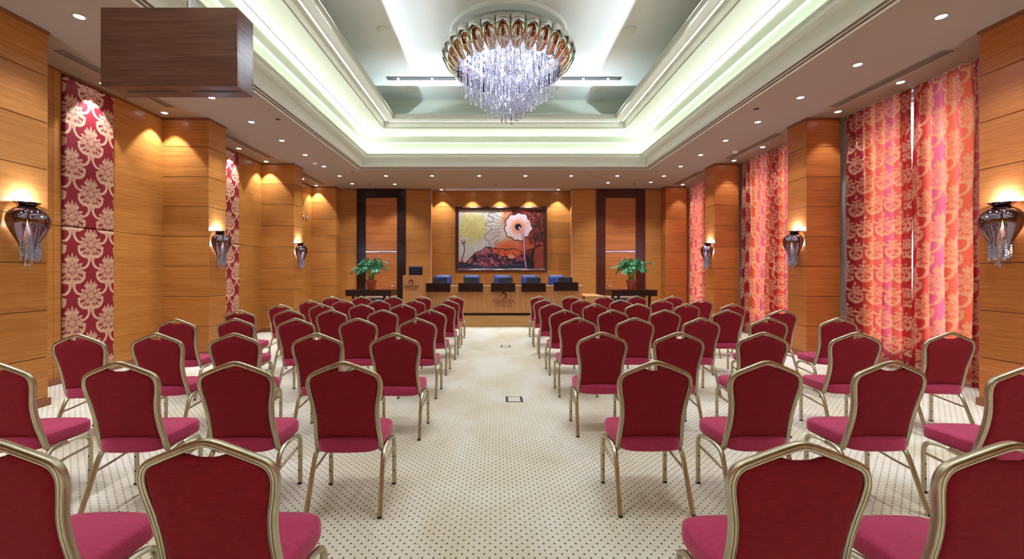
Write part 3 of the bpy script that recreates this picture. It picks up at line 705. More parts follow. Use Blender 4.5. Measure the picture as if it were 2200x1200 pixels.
# ================================================================= BANQUET CHAIRS
def yb(z): return -.135-.112*max(0,(z-.40))/.54-.012*math.sin(PI*min(1,max(0,(z-.42)/.5)))
def make_chair():
    t = thing('banquet_chair', 'x', 'chair')
    half = [(-.192,.03,.352),(-.196,-.05,.350),(-.198,-.095,.356),(-.199,yb(.39)+.008,.385),(-.198,yb(.44),.44),(-.193,yb(.52),.52),(-.192,yb(.60),.60),(-.199,yb(.68),.68),(-.211,yb(.74),.74),(-.219,yb(.79),.79),(-.2185,yb(.82),.822),(-.209,yb(.85),.850),(-.190,yb(.868),.869),(-.160,yb(.883),.883),(-.12,yb(.9),.900),(-.07,yb(.92),.920),(-.03,yb(.93),.9345)]
    pts = half+[(0,yb(.93),.940)]+[(-x,y,z) for x,y,z in half[::-1]]
    P = crm(pts, 3)
    # sweep with an in-plane normal so that the ribs stay on the rear face
    mb = MB(); n = len(P); prof = fluted(.0145,.0165,.003); k = len(prof); vs = []; fs = []
    for i in range(n):
        a = Vector(P[max(i-1,0)]); b = Vector(P[min(i+1,n-1)]); tg = (b-a).normalized(); x, y, z = P[i]
        if z > .42: face = Vector((0,-.98,.2))
        else: face = Vector((0,-.98,.2)).lerp(Vector((0,-.15,-1)), min(1,(.42-z)/.05))
        face = (face-tg*face.dot(tg)).normalized(); side = tg.cross(face)
        for u, v in prof: vs.append(Vector(P[i])+side*u+face*v)
    for i in range(n-1):
        for q in range(k): fs.append((i*k+q, (i+1)*k+q, (i+1)*k+(q+1)%k, i*k+(q+1)%k))
    fs += [tuple(range(k)), tuple((n-1)*k+q for q in range(k-1,-1,-1))]
    mb.add(vs, fs); mb.build('back_frame', M['frame'], t, angle=60)
    # upholstered back
    def roof(x):
        a = abs(x); z = float(np.interp(a, [0,.03,.07,.12,.16,.19,.205], [.939,.934,.920,.900,.883,.867,.852]))
        return z-.008
    def wi(z):
        zs = [.40,.44,.52,.60,.68,.75,.81,.85,.90]; ws = [.188,.187,.184,.183,.190,.202,.210,.207,.20]
        return float(np.interp(z, zs, ws))
    nu, nv = 26, 22; mb = MB()
    for sgn in (1,-1):
        G = np.zeros((nv+1,nu+1,3))
        for j in range(nv+1):
            for i in range(nu+1):
                u = -1+2*i/nu; v = j/nv
                u = math.copysign(abs(u)**.8, u); v = .5-.5*math.cos(PI*v)*abs(math.cos(PI*v))**-.25 if abs(math.cos(PI*v)) > 1e-6 else .5
                xt = u*.20; zt = roof(xt)-.040*math.exp(-abs(xt/.060)**2.6); zb = .437+.006*u*u
                z = zb+(zt-zb)*v; x = u*wi(z) if z < .85 else u*(wi(z))
                th = .021*(max(0,1-abs(u)**10))**.5*(max(0,1-abs(2*v-1)**14))**.5
                G[j,i] = (x, yb(z)-.002-sgn*th, z)
        mb.grid(G, flip=(sgn < 0))
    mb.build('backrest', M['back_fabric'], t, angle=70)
    # seat
    def outline(n=44):
        out = []
        for i in range(n):
            a = 2*PI*i/n; ca, sa = math.cos(a), math.sin(a); e = .36
            px = math.copysign(abs(ca)**e, ca); py = math.copysign(abs(sa)**e, sa)
            yy = .015+.205*py+.018*(1-px*px)*(1 if py > 0 else -.9)*abs(py); wdt = .196+.024*(py+1)/2
            out.append((px*wdt, yy))
        return out
    O = outline(); rings = [(.90,.372),(.985,.374),(1.0,.385),(1.005,.41),(1.0,.432),(.985,.444),(.95,.451),(.85,.457),(.6,.463),(.3,.466),(.02,.467)]
    vs = [(x*s_,.015+(y-.015)*s_,z) for s_, z in rings for x, y in O]; k = len(O); fs = []
    for j in range(len(rings)-1):
        for q in range(k): fs.append((j*k+q, j*k+(q+1)%k, (j+1)*k+(q+1)%k, (j+1)*k+q))
    fs.append(tuple(range(k-1,-1,-1))); fs.append(tuple((len(rings)-1)*k+q for q in range(k)))
    MB().add(vs, fs).build('seat', M['seat_fabric_lit'], t, angle=70)
    pr = [(a*.0125,b*.0145) for a,b in ((math.cos(2*PI*i/14), math.sin(2*PI*i/14)) for i in range(14))]
    pr = [(a*(1.1 if i%2 else .98), b*(1.1 if i%2 else .98)) for i,(a,b) in enumerate(pr)]
    for s_ in (-1,1):
        fl = crm([(s_*.222,.165,.0),(s_*.222,.165,.15),(s_*.222,.165,.285),(s_*.221,.155,.330),(s_*.218,.125,.352),(s_*.215,.06,.362),(s_*.213,-.005,.363)],4)
        leg = MB().tube(fl, pr, (0,1,0)).build('leg', M['frame'], t)
        for zz in (.10,.20):
            bl = MB().lathe([(0,.003),(.0045,.003),(.006,0)],8); bl.v = [(s_*.222+a, .165-.0135-c, zz+b) for a,b,c in bl.v]; bl.build('bolt', M['foot'], leg)
        MB().box(s_*.222-.013,s_*.222+.013,.151,.179,.0,.014).build('foot_cap', M['foot'], leg, bevel=.002)
        rl = crm([(s_*.226,-.262,.0),(s_*.222,-.215,.12),(s_*.218,-.165,.25),(s_*.216,-.14,.31),(s_*.215,-.115,.343),(s_*.214,-.07,.360),(s_*.213,-.005,.363)],4)
        leg = MB().tube(rl, pr, (0,1,0)).build('leg', M['frame'], t)
        MB().box(s_*.226-.013,s_*.226+.013,-.276,-.248,.0,.014).build('foot_cap', M['foot'], leg, bevel=.002)
        MB().tube(crm([(s_*.221,.158,.272),(s_*.217,.05,.262),(s_*.217,-.06,.250),(s_*.217,-.155,.243)],4), circ(.0085,8), (0,0,1)).build('stretcher', M['frame'], t)
    MB().tube([(-.2,-.02,.357),(.2,-.02,.357)], circ(.009,8)).build('seat_rail', M['frame'], t)
    return t
chair0 = make_chair(); used = False
ROWN = ['nearest','second','third','fourth','fifth','sixth','seventh','farthest']
COLN = ['beside the aisle','second from the aisle','third from the aisle','fourth from the aisle','outermost']
LEFT = [(1.415,[-.955,-1.665,-2.42]),
        (2.64,[-.945,-1.611,-2.32,-3.10,-3.86]),
        (3.87,[-.908,-1.615,-2.366,-3.06,-3.70]),
        (5.12,[-.936,-1.65,-2.386,-3.11,-3.76]),
        (6.28,[-.952,-1.66,-2.405,-3.04,-3.71]),
        (7.40,[-.93,-1.62,-2.316,-3.01,-3.67]),
        (8.49,[-.95,-1.64,-2.32,-3.02,-3.66]),
        (9.77,[-.97,-1.70,-2.36,-3.07,-3.72])]
RIGHT = [(1.39,[.985,1.665,2.40]),
        (2.66,[.98,1.66,2.43,3.13]),
        (3.93,[.967,1.67,2.44,3.29,4.15]),
        (5.18,[.977,1.674,2.46,3.28,4.12]),
        (6.28,[.99,1.70,2.46,3.37,4.16]),
        (7.50,[.976,1.71,2.47,3.31,4.11]),
        (8.62,[.974,1.71,2.49,3.31,4.11]),
        (9.92,[1.0,1.73,2.47,3.23,4.06])]
rr = random.Random(5)
for side, rows in (('left',LEFT),('right',RIGHT)):
    for r, (Y, xs) in enumerate(rows):
        for c, x in enumerate(xs):
            if r == 0 and c == 2: continue
            if side == 'left' and r == 1 and c == 4: continue
            yy = Y
            if side == 'right' and r == 1 and c == 3: yy = 2.52
            if side == 'left' and c == 4: yy = Y-.07
            rz = math.radians(rr.uniform(-2.2,2.2))
            if r == 0: rz = 0
            lab = 'red banquet chair in the %s block, %s row, %s' % (side, ROWN[r], COLN[c])
            loc = (x, yy+.245, 0); g = 'banquet chairs facing the stage'
            if not used:
                chair0.location = loc; chair0.rotation_euler = (0,0,rz); chair0['label'] = lab; chair0['group'] = g; used = True
            else: copy_tree(chair0, loc, rz, lab, g)

# ================================================================= FLOOR BOXES
for i, (x, y) in enumerate(((.206,5.07),(.183,8.70))):
    t = thing('floor_box', ['square floor socket box in the aisle, nearer one, with blue side bars','square floor socket box in the aisle, farther one, with blue side bars'][i], 'floor box', (x,y,0), 0, 'aisle floor boxes')
    for s_ in (-1,1): MB().box(s_*.10-s_*.0, s_*.072, -.10,.10,0,.006).build('side_bar', M['box_blue'], t, smooth=False, bevel=.001)
    for s_ in (-1,1): MB().box(-.072,.072, s_*.10, s_*.093,0,.005).build('edge_bar', M['black'], t, smooth=False)
    MB().box(-.072,.072,-.093,.093,0,.003).build('carpet_inlay', M['carpet'], t, smooth=False)

# ================================================================= PLATFORM, HEAD TABLE
ZP = .305
mb = MB()
for a, b in ((-2.75,-1.35),(-1.346,.145),(.149,1.60),(1.604,2.45)): mb.box(a,b,11.76,11.80,.0,ZP-.012)
mb.box(-2.75,2.45,11.755,14.02,ZP-.012,ZP); mb.box(-2.74,2.44,11.79,14.0,0,ZP-.012)
tag(mb.build('platform', M['platform'], smooth=False, bevel=.002), 'low pale wooden platform carrying the head table', 'stage')
mb = MB().box(2.46,3.02,11.95,13.3,0,.80); mb.box(2.455,3.03,11.94,13.31,.80,.83)
tag(mb.build('low_cabinet', M['platform'], smooth=False, bevel=.003), 'low wooden block between the head table and right door', 'cabinet')

DX0, DX1, DY = -1.95, 2.355, 11.85
t = thing('head_table', 'long panelled wooden head table with printed palm emblem on the platform', 'desk', (.2,DY,ZP))
def rel(b, loc): b.v = [(x-loc[0],y-loc[1],z-loc[2]) for x,y,z in b.v]; return b
L0 = (.2,DY,ZP)
mb = MB(); xs = [DX0,-1.62,-.40,-.05,.62,1.30,DX1-.08,DX1]
for a, b in zip(xs[:-1], xs[1:]): mb.box(a+.0015,b-.0015,DY,DY+.03,.375,1.115)
mb.box(DX0+.01,DX1-.01,DY+.01,DY+.035,.38,1.11); rel(mb,L0).build('front_panel', M['wood_v'], t, smooth=False)
for x in (DX0, DX1-.03): rel(MB().box(x,x+.03,DY+.03,12.55,ZP,1.115),L0).build('end_panel', M['wood_v'], t, smooth=False)
rel(MB().box(DX0-.01,DX1+.01,DY-.012,DY+.14,1.115,1.135),L0).build('top_ledge', mat('pale_ledge',(.62,.42,.27),.35), t, smooth=False, bevel=.002)
rel(MB().box(DX0,DX1,DY+.04,12.6,1.02,1.045),L0).build('worktop', M['wood_v'], t, smooth=False, bevel=.002)
rel(MB().box(DX0+.04,DX1-.04,DY+.04,DY+.07,ZP,.375),L0).build('plinth', M['dark_wood'], t, smooth=False)

def textobj(s, size, loc, parent, name, m=M['logo'], ext=.0015, space=1.0, scale=(1,1,1)):
    cu = bpy.data.curves.new(name, 'FONT'); cu.body = s; cu.size = size; cu.extrude = ext; cu.offset = size*.022; cu.align_x = 'CENTER'; cu.align_y = 'CENTER'; cu.space_character = space; cu.resolution_u = 2
    tmp = bpy.data.objects.new(name+'_tmp', cu); C.objects.link(tmp)
    dg = bpy.context.evaluated_depsgraph_get(); me = bpy.data.meshes.new_from_object(tmp.evaluated_get(dg))
    bpy.data.objects.remove(tmp); bpy.data.curves.remove(cu)
    me.transform(Matrix.Rotation(PI/2,4,'X')@Matrix.Diagonal((*scale,1)))
    me.materials.clear(); me.materials.append(m)
    o = bpy.data.objects.new(name, me); C.objects.link(o); o.location = loc; o.parent = parent; return o
def emblem(parent, x, y, z, w, m):
    """palm crest in a ring over the lettering, x z in parent space"""
    mb = MB(); R = .155*w; cz = z+.285*w; n = 40
    for i in range(n):     # ring, open at the lower right
        a, b = 2*PI*i/n, 2*PI*(i+1)/n
        if 5.2 < a < 5.9: continue
        mb.add([(x+R*math.cos(a),y,cz+R*math.sin(a)),(x+R*math.cos(b),y,cz+R*math.sin(b)),(x+.93*R*math.cos(b),y,cz+.93*R*math.sin(b)),(x+.93*R*math.cos(a),y,cz+.93*R*math.sin(a))],[(0,1,2,3)])
    def blade_(pts, w0):
        P = crm([(a,0,b) for a,b in pts],5); k = len(P); vs = []; 
        for i,(a,_,b) in enumerate(P):
            j = min(i+1,k-1); h = max(i-1,0); dx, dz = P[j][0]-P[h][0], P[j][2]-P[h][2]; l = math.hypot(dx,dz); wv = w0*math.sin(PI*(.08+.87*i/(k-1)))
            ww = w*1.5; vs += [(x+ww*(a-dz/l*wv),y,cz+ww*(b+dx/l*wv)),(x+ww*(a+dz/l*wv),y,cz+ww*(b-dx/l*wv))]
        mb.add(vs,[(2*i,2*i+1,2*i+3,2*i+2) for i in range(k-1)])
    for k in range(6):     # fronds sweeping over and down like a mane
        e = .085-.03*k
        blade_([(-.045+.004*k,.03+.006*k),(-.01+.01*k,.085-.008*k),(.045+.006*k,.055-.012*k),(.075-.010*k,-.03-.012*k),(.072-.022*k,-.095+.002*k)], .011)
    blade_([(-.03,.06),(-.075,.05),(-.09,.0),(-.075,-.04)], .010); blade_([(-.03,.045),(-.06,.02),(-.06,-.03)], .009)
    for s_ in (-1,1):
        mb.add([(x+s_*.13*w,y,z+.105*w),(x+s_*.5*w,y,z+.105*w),(x+s_*.5*w,y,z+.097*w),(x+s_*.13*w,y,z+.097*w)],[(0,1,2,3)])
    mb.add([(x-.5*w,y,z-.135*w),(x+.5*w,y,z-.135*w),(x+.5*w,y,z-.14*w),(x-.5*w,y,z-.14*w)],[(0,1,2,3)])
    o = mb.build('emblem', m, parent, smooth=False)
    textobj('CLEOPATRA', .165*w, (x,y,z+.025*w), parent, 'lettering', m, space=1.12, scale=(.93,1.05,1))
    textobj('LUXURY RESORTS', .072*w, (x,y,z-.075*w), parent, 'lettering', m, space=1.2)
    textobj('HOTELS COLLECTION', .062*w, (x,y,z-.185*w), parent, 'lettering', m, space=1.25)
emblem(t, -.013, -.004, .367, .64, mat('logo_red_print', (.22,.04,.035), .5))

for i, xp in enumerate((941.5,1011.3,1080.8,1146.4,1215.8)):
    x = (xp-1067)*11.76/925; wn = ['leftmost','second from left','middle','fourth from left','rightmost'][i]
    z0, z1 = (.958,1.197) if i < 4 else (.985,1.222)
    mb = MB().box(-.335,.335,-.015,.015,z0,z1); o = mb.build('modesty_board', M['dark_wood'], smooth=False, bevel=.003)
    mb.v and None
    o.data.transform(Matrix.Translation((0,0,-z0))); o.location = (x,DY-.09,z0)
    tag(o, 'dark rectangular board on the front of the head table, %s of five' % wn, 'name board', 'dark boards on the head table')
    # brackets as part of the board
    for s_ in (-1,1): MB().box(s_*.25-.015,s_*.25+.015,.014,.079,.10,.13).build('bracket', M['steel'], o, smooth=False)
    xm = {0:945,1:1011.3,2:1086.5,3:1147,4:1215}[i]; Xm = (xm-1067)*12.15/925
    t2 = thing('monitor', 'small tilted desk monitor on the head table, %s of five' % wn, 'monitor', (Xm,12.15,1.045), 0, 'monitors on the head table')
    mb = MB().box(-.20,.20,-.02,.0,.0,.26); mb.v = [(a,b+(c*.16),c) for a,b,c in mb.v]; mb.v = [(a,b,c+.035) for a,b,c in mb.v]; mb.build('screen_housing', M['screen'], t2, smooth=False, bevel=.004)
    mb = MB().box(-.205,.205,-.03,.03,.0,.022); mb.v = [(a,b+.045,c+.285) for a,b,c in mb.v]; mb.build('top_edge', M['monitor'], t2, smooth=False, bevel=.008)
    MB().box(-.09,.09,-.06,.10,0,.012).build('stand_base', M['monitor'], t2, smooth=False, bevel=.003); MB().box(-.03,.03,.01,.035,.01,.12).build('stand', M['monitor'], t2, smooth=False)
    # blue chair behind
    xc = {0:950.5,1:1013,2:1078.5,3:1138.5,4:1198}[i]; yc = 13.05; Xc = (xc-1067)*yc/925
    t3 = thing('office_chair', 'blue leather high-backed chair behind the head table, %s of five' % wn, 'chair', (Xc,yc,ZP), 0, 'blue chairs behind the head table')
    G = np.zeros((13,13,3)); mb = MB()
    for sg in (1,-1):
        for j in range(13):
            for k in range(13):
                u, v = -1+k/6, j/12; zz = .50+.60*v; e = (max(0,1-abs(u)**8))**.5*(max(0,1-abs(2*v-1)**10))**.5
                G[j,k] = (u*.25, .26+.05*v-sg*.035*e-.02*(1-u*u), zz)
        mb.grid(G, flip=sg < 0)
    mb.build('backrest', M['blue'], t3)
    MB().box(-.25,.25,-.25,.24,.44,.52).build('seat', M['blue'], t3, bevel=.03)
    for s_ in (-1,1): MB().tube(crm([(s_*.27,.22,.55),(s_*.28,.15,.66),(s_*.28,-.1,.67),(s_*.27,-.16,.5)],4), circ(.018,8)).build('armrest', M['black_gloss'], t3)
    mb = MB().lathe([(0,.05),(.03,.05),(.03,.44),(0,.44)],12)
    for k in range(5): a = 2*PI*k/5; mb.tube([(0,0,.07),(.28*math.cos(a),.28*math.sin(a),.03)], circ(.02,6))
    mb.build('base', M['black_gloss'], t3)

# lectern
t = thing('lectern', 'wooden lectern with printed palm emblem at the left end of the platform', 'lectern', (-2.23,11.62+.25,ZP-ZP))
t.location = (-2.235,11.55,0)
MB().box(-.285,.285,0,.03,ZP*0+.0,1.415).build('front_panel', M['wood_v'], t, smooth=False, bevel=.004)
for s_ in (-1,1): MB().box(s_*.285,s_*.257,.03,.19,0,1.40).build('side_panel', M['wood_red'] if 0 else M['wood_v'], t, smooth=False, bevel=.003)
MB().box(-.257,.257,.03,.19,1.30,1.33).build('top_shelf', M['wood_v'], t, smooth=False)
MB().box(-.257,.257,.03,.19,.7,.72).build('shelf', M['wood_v'], t, smooth=False)
emblem(t, -.055, -.003, 1.10, .45, M['logo'])
t2 = thing('monitor', 'black monitor standing on the lectern', 'monitor', (-2.19,11.66,1.33))
MB().box(-.185,.185,-.02,.015,.02,.31).build('screen_housing', M['screen'], t2, smooth=False, bevel=.006)
MB().box(-.188,.188,-.028,.02,.285,.322).build('top_edge', M['monitor'], t2, smooth=False, bevel=.006)
MB().box(-.08,.08,-.06,.06,0,.02).build('stand_base', M['monitor'], t2, smooth=False)

# ================================================================= SIDE TABLES WITH PALMS
def side_table(x0, x1, y0, y1, label):
    H = .985; cx_, cy_ = (x0+x1)/2, (y0+y1)/2; t = thing('console_table', label, 'table', (cx_,cy_,0), 0, 'dark tables beside the stage'); a, b = (x1-x0)/2, (y1-y0)/2
    MB().box(-a,a,-b,b,H-.035,H).build('tabletop', M['dark_wood'], t, smooth=False, bevel=.004)
    ap = MB(); ap.box(-a+.01,a-.01,-b+.01,-b+.03,H-.175,H-.035); ap.box(-a+.01,a-.01,b-.03,b-.01,H-.175,H-.035); ap.box(-a+.01,-a+.03,-b+.03,b-.03,H-.175,H-.035); ap.box(a-.03,a-.01,-b+.03,b-.03,H-.175,H-.035)
    ap.build('apron', M['dark_wood'], t, smooth=False)
    for sx in (-1,1):
        for sy in (-1,1):
            lx, ly = sx*(a-.21), sy*(b-.08); MB().box(lx-.032,lx+.032,ly-.032,ly+.032,0,H-.175).build('leg', M['dark_wood'], t, smooth=False, bevel=.003)
    return H
HT = side_table(-4.35,-3.03,12.35,13.15,'dark console table carrying the left potted palm')
side_table(3.31,4.62,12.35,13.15,'dark console table carrying the right potted palm')
def palm(x, y, label, seed, fronds, rotz):
    r = random.Random(seed); t = thing('potted_palm', label, 'potted plant', (x,y,HT), 0, 'potted palms beside the stage')
    pot = MB().lathe([(0,0),(.105,0),(.107,.01),(.128,.14),(.128,.15),(.137,.22),(.158,.222),(.160,.235),(.162,.275),(.155,.282),(.142,.280),(.135,.24),(0,.24)],32).build('pot', M['pot'], t)
    MB().lathe([(0,.245),(.134,.243)],24).build('soil', M['soil'], t)
    for k, (az, reach, top, drop) in enumerate(fronds):
        az = math.radians(az); ca, sa = math.cos(az), math.sin(az)
        bx, by = .05*ca+r.uniform(-.02,.02), .05*sa+r.uniform(-.02,.02)
        P = crm([(bx,by,.24),(bx+.10*reach*ca,by+.10*reach*sa,.24+top*.5),(bx+.38*reach*ca,by+.38*reach*sa,.24+top*.92),(bx+.72*reach*ca,by+.72*reach*sa,.24+top),(bx+reach*ca,by+reach*sa,.24+top-drop)],8)
        fr = MB(); n = len(P)
        fr.tube(P, circ(.006,5), (0,0,1), m=1)
        for i in range(int(n*.38), n):
            s_ = (i-n*.38)/(n-n*.38); L = .20*math.sin(PI*(.22+.72*s_))*(.8+.4*r.random()); p = Vector(P[i]); tg = (Vector(P[min(i+1,n-1)])-Vector(P[max(i-1,0)])).normalized()
            sd = tg.cross(Vector((0,0,1))).normalized()
            for q in (-1,1):
              for hh in (0,.5):
                pp = p.lerp(Vector(P[min(i+1,n-1)]), hh); d = (sd*q*.85+tg*.75+Vector((0,0,.12+.1*r.random()))).normalized(); wdt = .0055
                a_ = pp; b_ = pp+d*L*.45; c_ = pp+d*L*.8+Vector((0,0,-.02*L/.2)); e_ = pp+d*L+Vector((0,0,-.06*L/.2)); wv = tg*wdt
                fr.add([a_, b_-wv+Vector((0,0,.003)), b_+wv, c_-wv*.7, c_+wv*.7, e_], [(0,1,2),(1,3,4,2),(3,5,4)], 0)
        fr.build('frond', [M['leaf'], M['stem']], t, smooth=True)
base_f = [(k*360/26*3.1, .16+.24*((k*7)%5)/4, .56-.24*((k*7)%5)/4+.05*(k%2), .03+.06*((k*7)%5)/4) for k in range(26)]
palm(-3.71,12.75,'potted palm in a terracotta pot on the left console table', 3, base_f+[(60,.30,.55,.03),(20,.42,.56,.02),(200,.5,.38,.12),(170,.62,.36,.16)], 0)
palm(3.99,12.75,'potted palm in a terracotta pot on the right console table', 9, base_f+[(10,.62,.56,.04),(25,.5,.5,.03),(190,.6,.42,.03),(120,.25,.60,.02),(175,.45,.44,.06)], 0)

# ================================================================= PAINTING
t = thing('framed_painting', 'large abstract painting of a pale poppy in a dark red frame on the recess wall', 'painting', (.15,YR-.01,2.593))
PW, PH = 3.05, 2.15; fw = .105
for a in (0,1,2,3):
    mb = MB()
    prof = [(0,0),(0,-.055),(.03,-.07),(.045,-.06),(.06,-.06),(.075,-.045),(.105,-.03),(.105,0)]
    if a % 2 == 0: L1, L2 = PW/2, PH/2
    else: L1, L2 = PH/2, PW/2
    vs = [(-L1+p, d, L2-p) for p, d in prof]+[(L1-p, d, L2-p) for p, d in prof]; k = len(prof)
    fs = [(i, i+1, k+i+1, k+i) for i in range(k-1)]
    R_ = Matrix.Rotation(a*PI/2,3,'Y'); mb.add([tuple(R_@Vector(v)) for v in vs], fs)
    mb.build('frame_rail', mat('red_brown_frame',(.06,.012,.012),.22) if a == 0 else bpy.data.materials['red_brown_frame'], t, smooth=False)
def paint():
    nx, ny = 420, 292; W = PW-2*fw; H = PH-2*fw; A = W/H
    X, Y = np.meshgrid(np.linspace(0,A,nx), np.linspace(0,1,ny))   # Y down
    r = np.random.RandomState(4)
    def ns(sc, seed, oc=4):
        r = np.random.RandomState(seed); out = np.zeros_like(X); am = 1; tot = 0
        for o_ in range(oc):
            g = r.rand(int(sc*1.1)+3, int(sc*A*1.1)+3); gx, gy = X*sc, Y*sc; x0, y0 = gx.astype(int), gy.astype(int); fx, fy = gx-x0, gy-y0; fx = fx*fx*(3-2*fx); fy = fy*fy*(3-2*fy)
            out += am*((g[y0,x0]*(1-fx)+g[y0,x0+1]*fx)*(1-fy)+(g[y0+1,x0]*(1-fx)+g[y0+1,x0+1]*fx)*fy); tot += am; am *= .55; sc *= 2
        return out/tot
    sm = lambda a, b, t: np.clip((t-a)/(b-a),0,1)**2*(3-2*np.clip((t-a)/(b-a),0,1))
    img = np.zeros(X.shape+(3,)); 
    def put(mask, col): 
        nonlocal img
        m_ = np.clip(mask,0,1)[...,None]; img = img*(1-m_)+np.array(col)*m_
    n1, n2, n3 = ns(5,1), ns(14,2), ns(30,3)
    put(np.ones_like(X), (.78,.78,.74))
    put(sm(.42,.62,n1)*.5, (.70,.68,.74))
    d = np.hypot((X-.24)/.24,(Y-.30)/.27)+(n2-.5)*1.1; put((1-sm(.5,1.3,d))*.85, (.76,.71,.42)); put((1-sm(.6,1.1,d))*sm(.5,.7,n3)*.6, (.66,.60,.30))
    put((1-sm(.04,.12,np.abs(X-.02+.0*Y)))*sm(.75,1,Y), (.86,.35,.15))
    # warm side
    put(sm(.62,.98,X+(n1-.5)*.5-.25*(Y-.3))*.9, (.80,.42,.20)); fx_, fy_ = 1.025,.285
    ang = np.arctan2(Y-fy_,X-fx_); rad = np.hypot(X-fx_,Y-fy_)
    put(sm(.1,.6,np.sin(ang*41+n2*6))*sm(.25,.32,rad)*(1-sm(.45,.62,rad))*(X<fx_)*.28, (.45,.22,.12))
    put(sm(.86,1.2,X+(n1-.5)*.2)*.8, (.75,.25,.14)); put(sm(1.12,1.3,X+(n2-.5)*.3), (.38,.10,.08)); put(sm(1.12,1.28,X)*sm(.5,.62,n3), (.10,.06,.06)); put(sm(1.15,1.3,X)*sm(.55,.7,n2)*.8, (.80,.30,.18))
    for k in range(7):
        cx_, cy_ = .95+.055*k, .03+.012*k*k*.35+.01*(k%2); q = np.hypot(X-cx_,(Y-cy_)); put(1-sm(.032,.040,q),(.12,.05,.06)); put(1-sm(.016,.024,q),(.70,.25,.2))
    put((Y>.42)*(1-sm(.0,.22,np.abs(X-.85)))*sm(.42,.6,Y)*.9, (.84,.42,.26))
    put(sm(.5,.62,Y)*(X>.62)*(X<1.3)*.75, (.82,.36,.20))
    # flower
    R = .232*(1+.045*np.sin(ang*11)+.04*np.sin(ang*5+1)) ; put(1-sm(R,R+.02,rad), (.20,.06,.06)); fl = 1-sm(R-.012,R,rad); put(fl, (.92,.84,.86)); put(fl*(1-sm(.3,.9,rad/.2))*.8, (.88,.50,.32)); put(fl*sm(.5,.7,n1)*.35,(.85,.45,.35))
    put(fl*(np.abs(np.sin(ang*9.5+.3))<.10)*sm(.04,.08,rad)*.8, (.30,.08,.12)); put(1-sm(.036+.02*np.abs(np.sin(ang*9)),.062,rad),(.03,.02,.04))
    # hill
    hx = np.array([.02,.12,.28,.40,.47,.55,.62,.75,.95,1.08,1.15,1.30,1.47]); hy = np.array([.98,.90,.74,.69,.63,.64,.70,.80,.79,.74,.80,.96,1.0])
    hl = np.interp(X, hx, hy)+(n3-.5)*.02; hill = (Y>hl); put(hill,(.30,.15,.24)); put(hill*sm(.45,.6,n3),(.72,.42,.50)); put(hill*sm(.58,.66,n2),(.10,.05,.12)); put(hill*sm(.5,.6,ns(24,9))*.5,(.62,.20,.22)); put((np.abs(Y-hl)<.008),(.06,.03,.05))
    ux = np.array([.55,.62,.75,.85,.95,1.05,1.11]); up_ = np.interp(X,ux,[.64,.655,.665,.67,.66,.69,.74]); lo_ = np.interp(X,ux,[.64,.73,.79,.78,.77,.78,.75]); lip = (X>.55)*(X<1.11)*(Y>up_)*(Y<lo_); put(lip,(.86,.38,.20)); put(lip*sm(.52,.62,n3)*.8,(.45,.10,.10)); put((X>.55)*(X<1.11)*(np.abs(Y-up_)<.007),(.08,.04,.05)); put(1-sm(.85,1.1,np.hypot((X-.91)/.06,(Y-.80)/.032)),(.95,.62,.42))
    band = sm(.90,.95,Y+.05*np.sin(X*5+2)+(n2-.5)*.06); put(band,(.07,.08,.15)); put(band*sm(.5,.6,np.sin(Y*90+X*8+n1*9)*.5+.5)*.7,(.28,.32,.45))
    pr = (X>1.16)*(Y>.70-.1*(X-1.16)/.3); put(pr*1.0,(.42,.14,.10)); put(pr*sm(.45,.6,n1)*.8,(.62,.24,.15)); put(pr*(np.abs(X-1.30-.05*np.sin(Y*5))<.02),(.05,.03,.05)); put((X>1.16)*(np.abs(Y-(.70-.1*(X-1.16)/.3))<.008),(.06,.03,.04)); put((X>1.12)*(X<1.30)*(Y>.75+.9*(X-1.16)),(.08,.05,.10))
    def line(pts, w0, col, w1=None):
        P = np.array(crm([(a,b,0) for a,b in pts],14))[:, :2]; d = np.full(X.shape,9.); wd = np.full(X.shape,w0)
        for i,p in enumerate(P):
            q = np.hypot(X-p[0],Y-p[1]); k_ = q<d; d = np.where(k_,q,d); wd = np.where(k_, w0+(w1-w0)*i/len(P) if w1 else w0, wd)
        put(1-sm(wd*.8,wd*1.25,d), col)
    line([(1.045,.30),(1.09,.36),(1.115,.45),(1.13,.62),(1.135,.80),(1.165,1.0)],.020,(.35,.15,.25)); line([(1.045,.30),(1.09,.36),(1.115,.45),(1.13,.62),(1.135,.80),(1.165,1.0)],.013,(.88,.72,.84),.008)
    line([(.04,1.0),(.075,.93),(.06,.85),(.09,.74),(.10,.66),(.085,.57)],.008,(.10,.06,.08)); put(1-sm(.85,1.1,np.hypot((X-.085)/.035,(Y-.54)/.045)),(.15,.08,.1)); put(1-sm(.8,1.1,np.hypot((X-.085)/.026,(Y-.525)/.038)),(.75,.62,.62))
    line([(.70,.02),(.62,.04),(.54,.05),(.51,.10),(.57,.11),(.60,.15),(.58,.20),(.50,.21),(.45,.24),(.52,.27),(.57,.32),(.55,.36),(.48,.40),(.45,.47),(.52,.54),(.54,.62)],.0045,(.12,.10,.12))
    lin = np.where(img<=.04045, img/12.92, ((np.clip(img,0,1)+.055)/1.055)**2.4)
    G = np.stack([X/A*W-W/2, np.full_like(X,-.022), H/2-Y*H], -1)
    o = fast_grid('canvas', G[::-1], M['canvas'], t, smooth=False); set_col(o, 'pattern', lin[::-1])
paint()

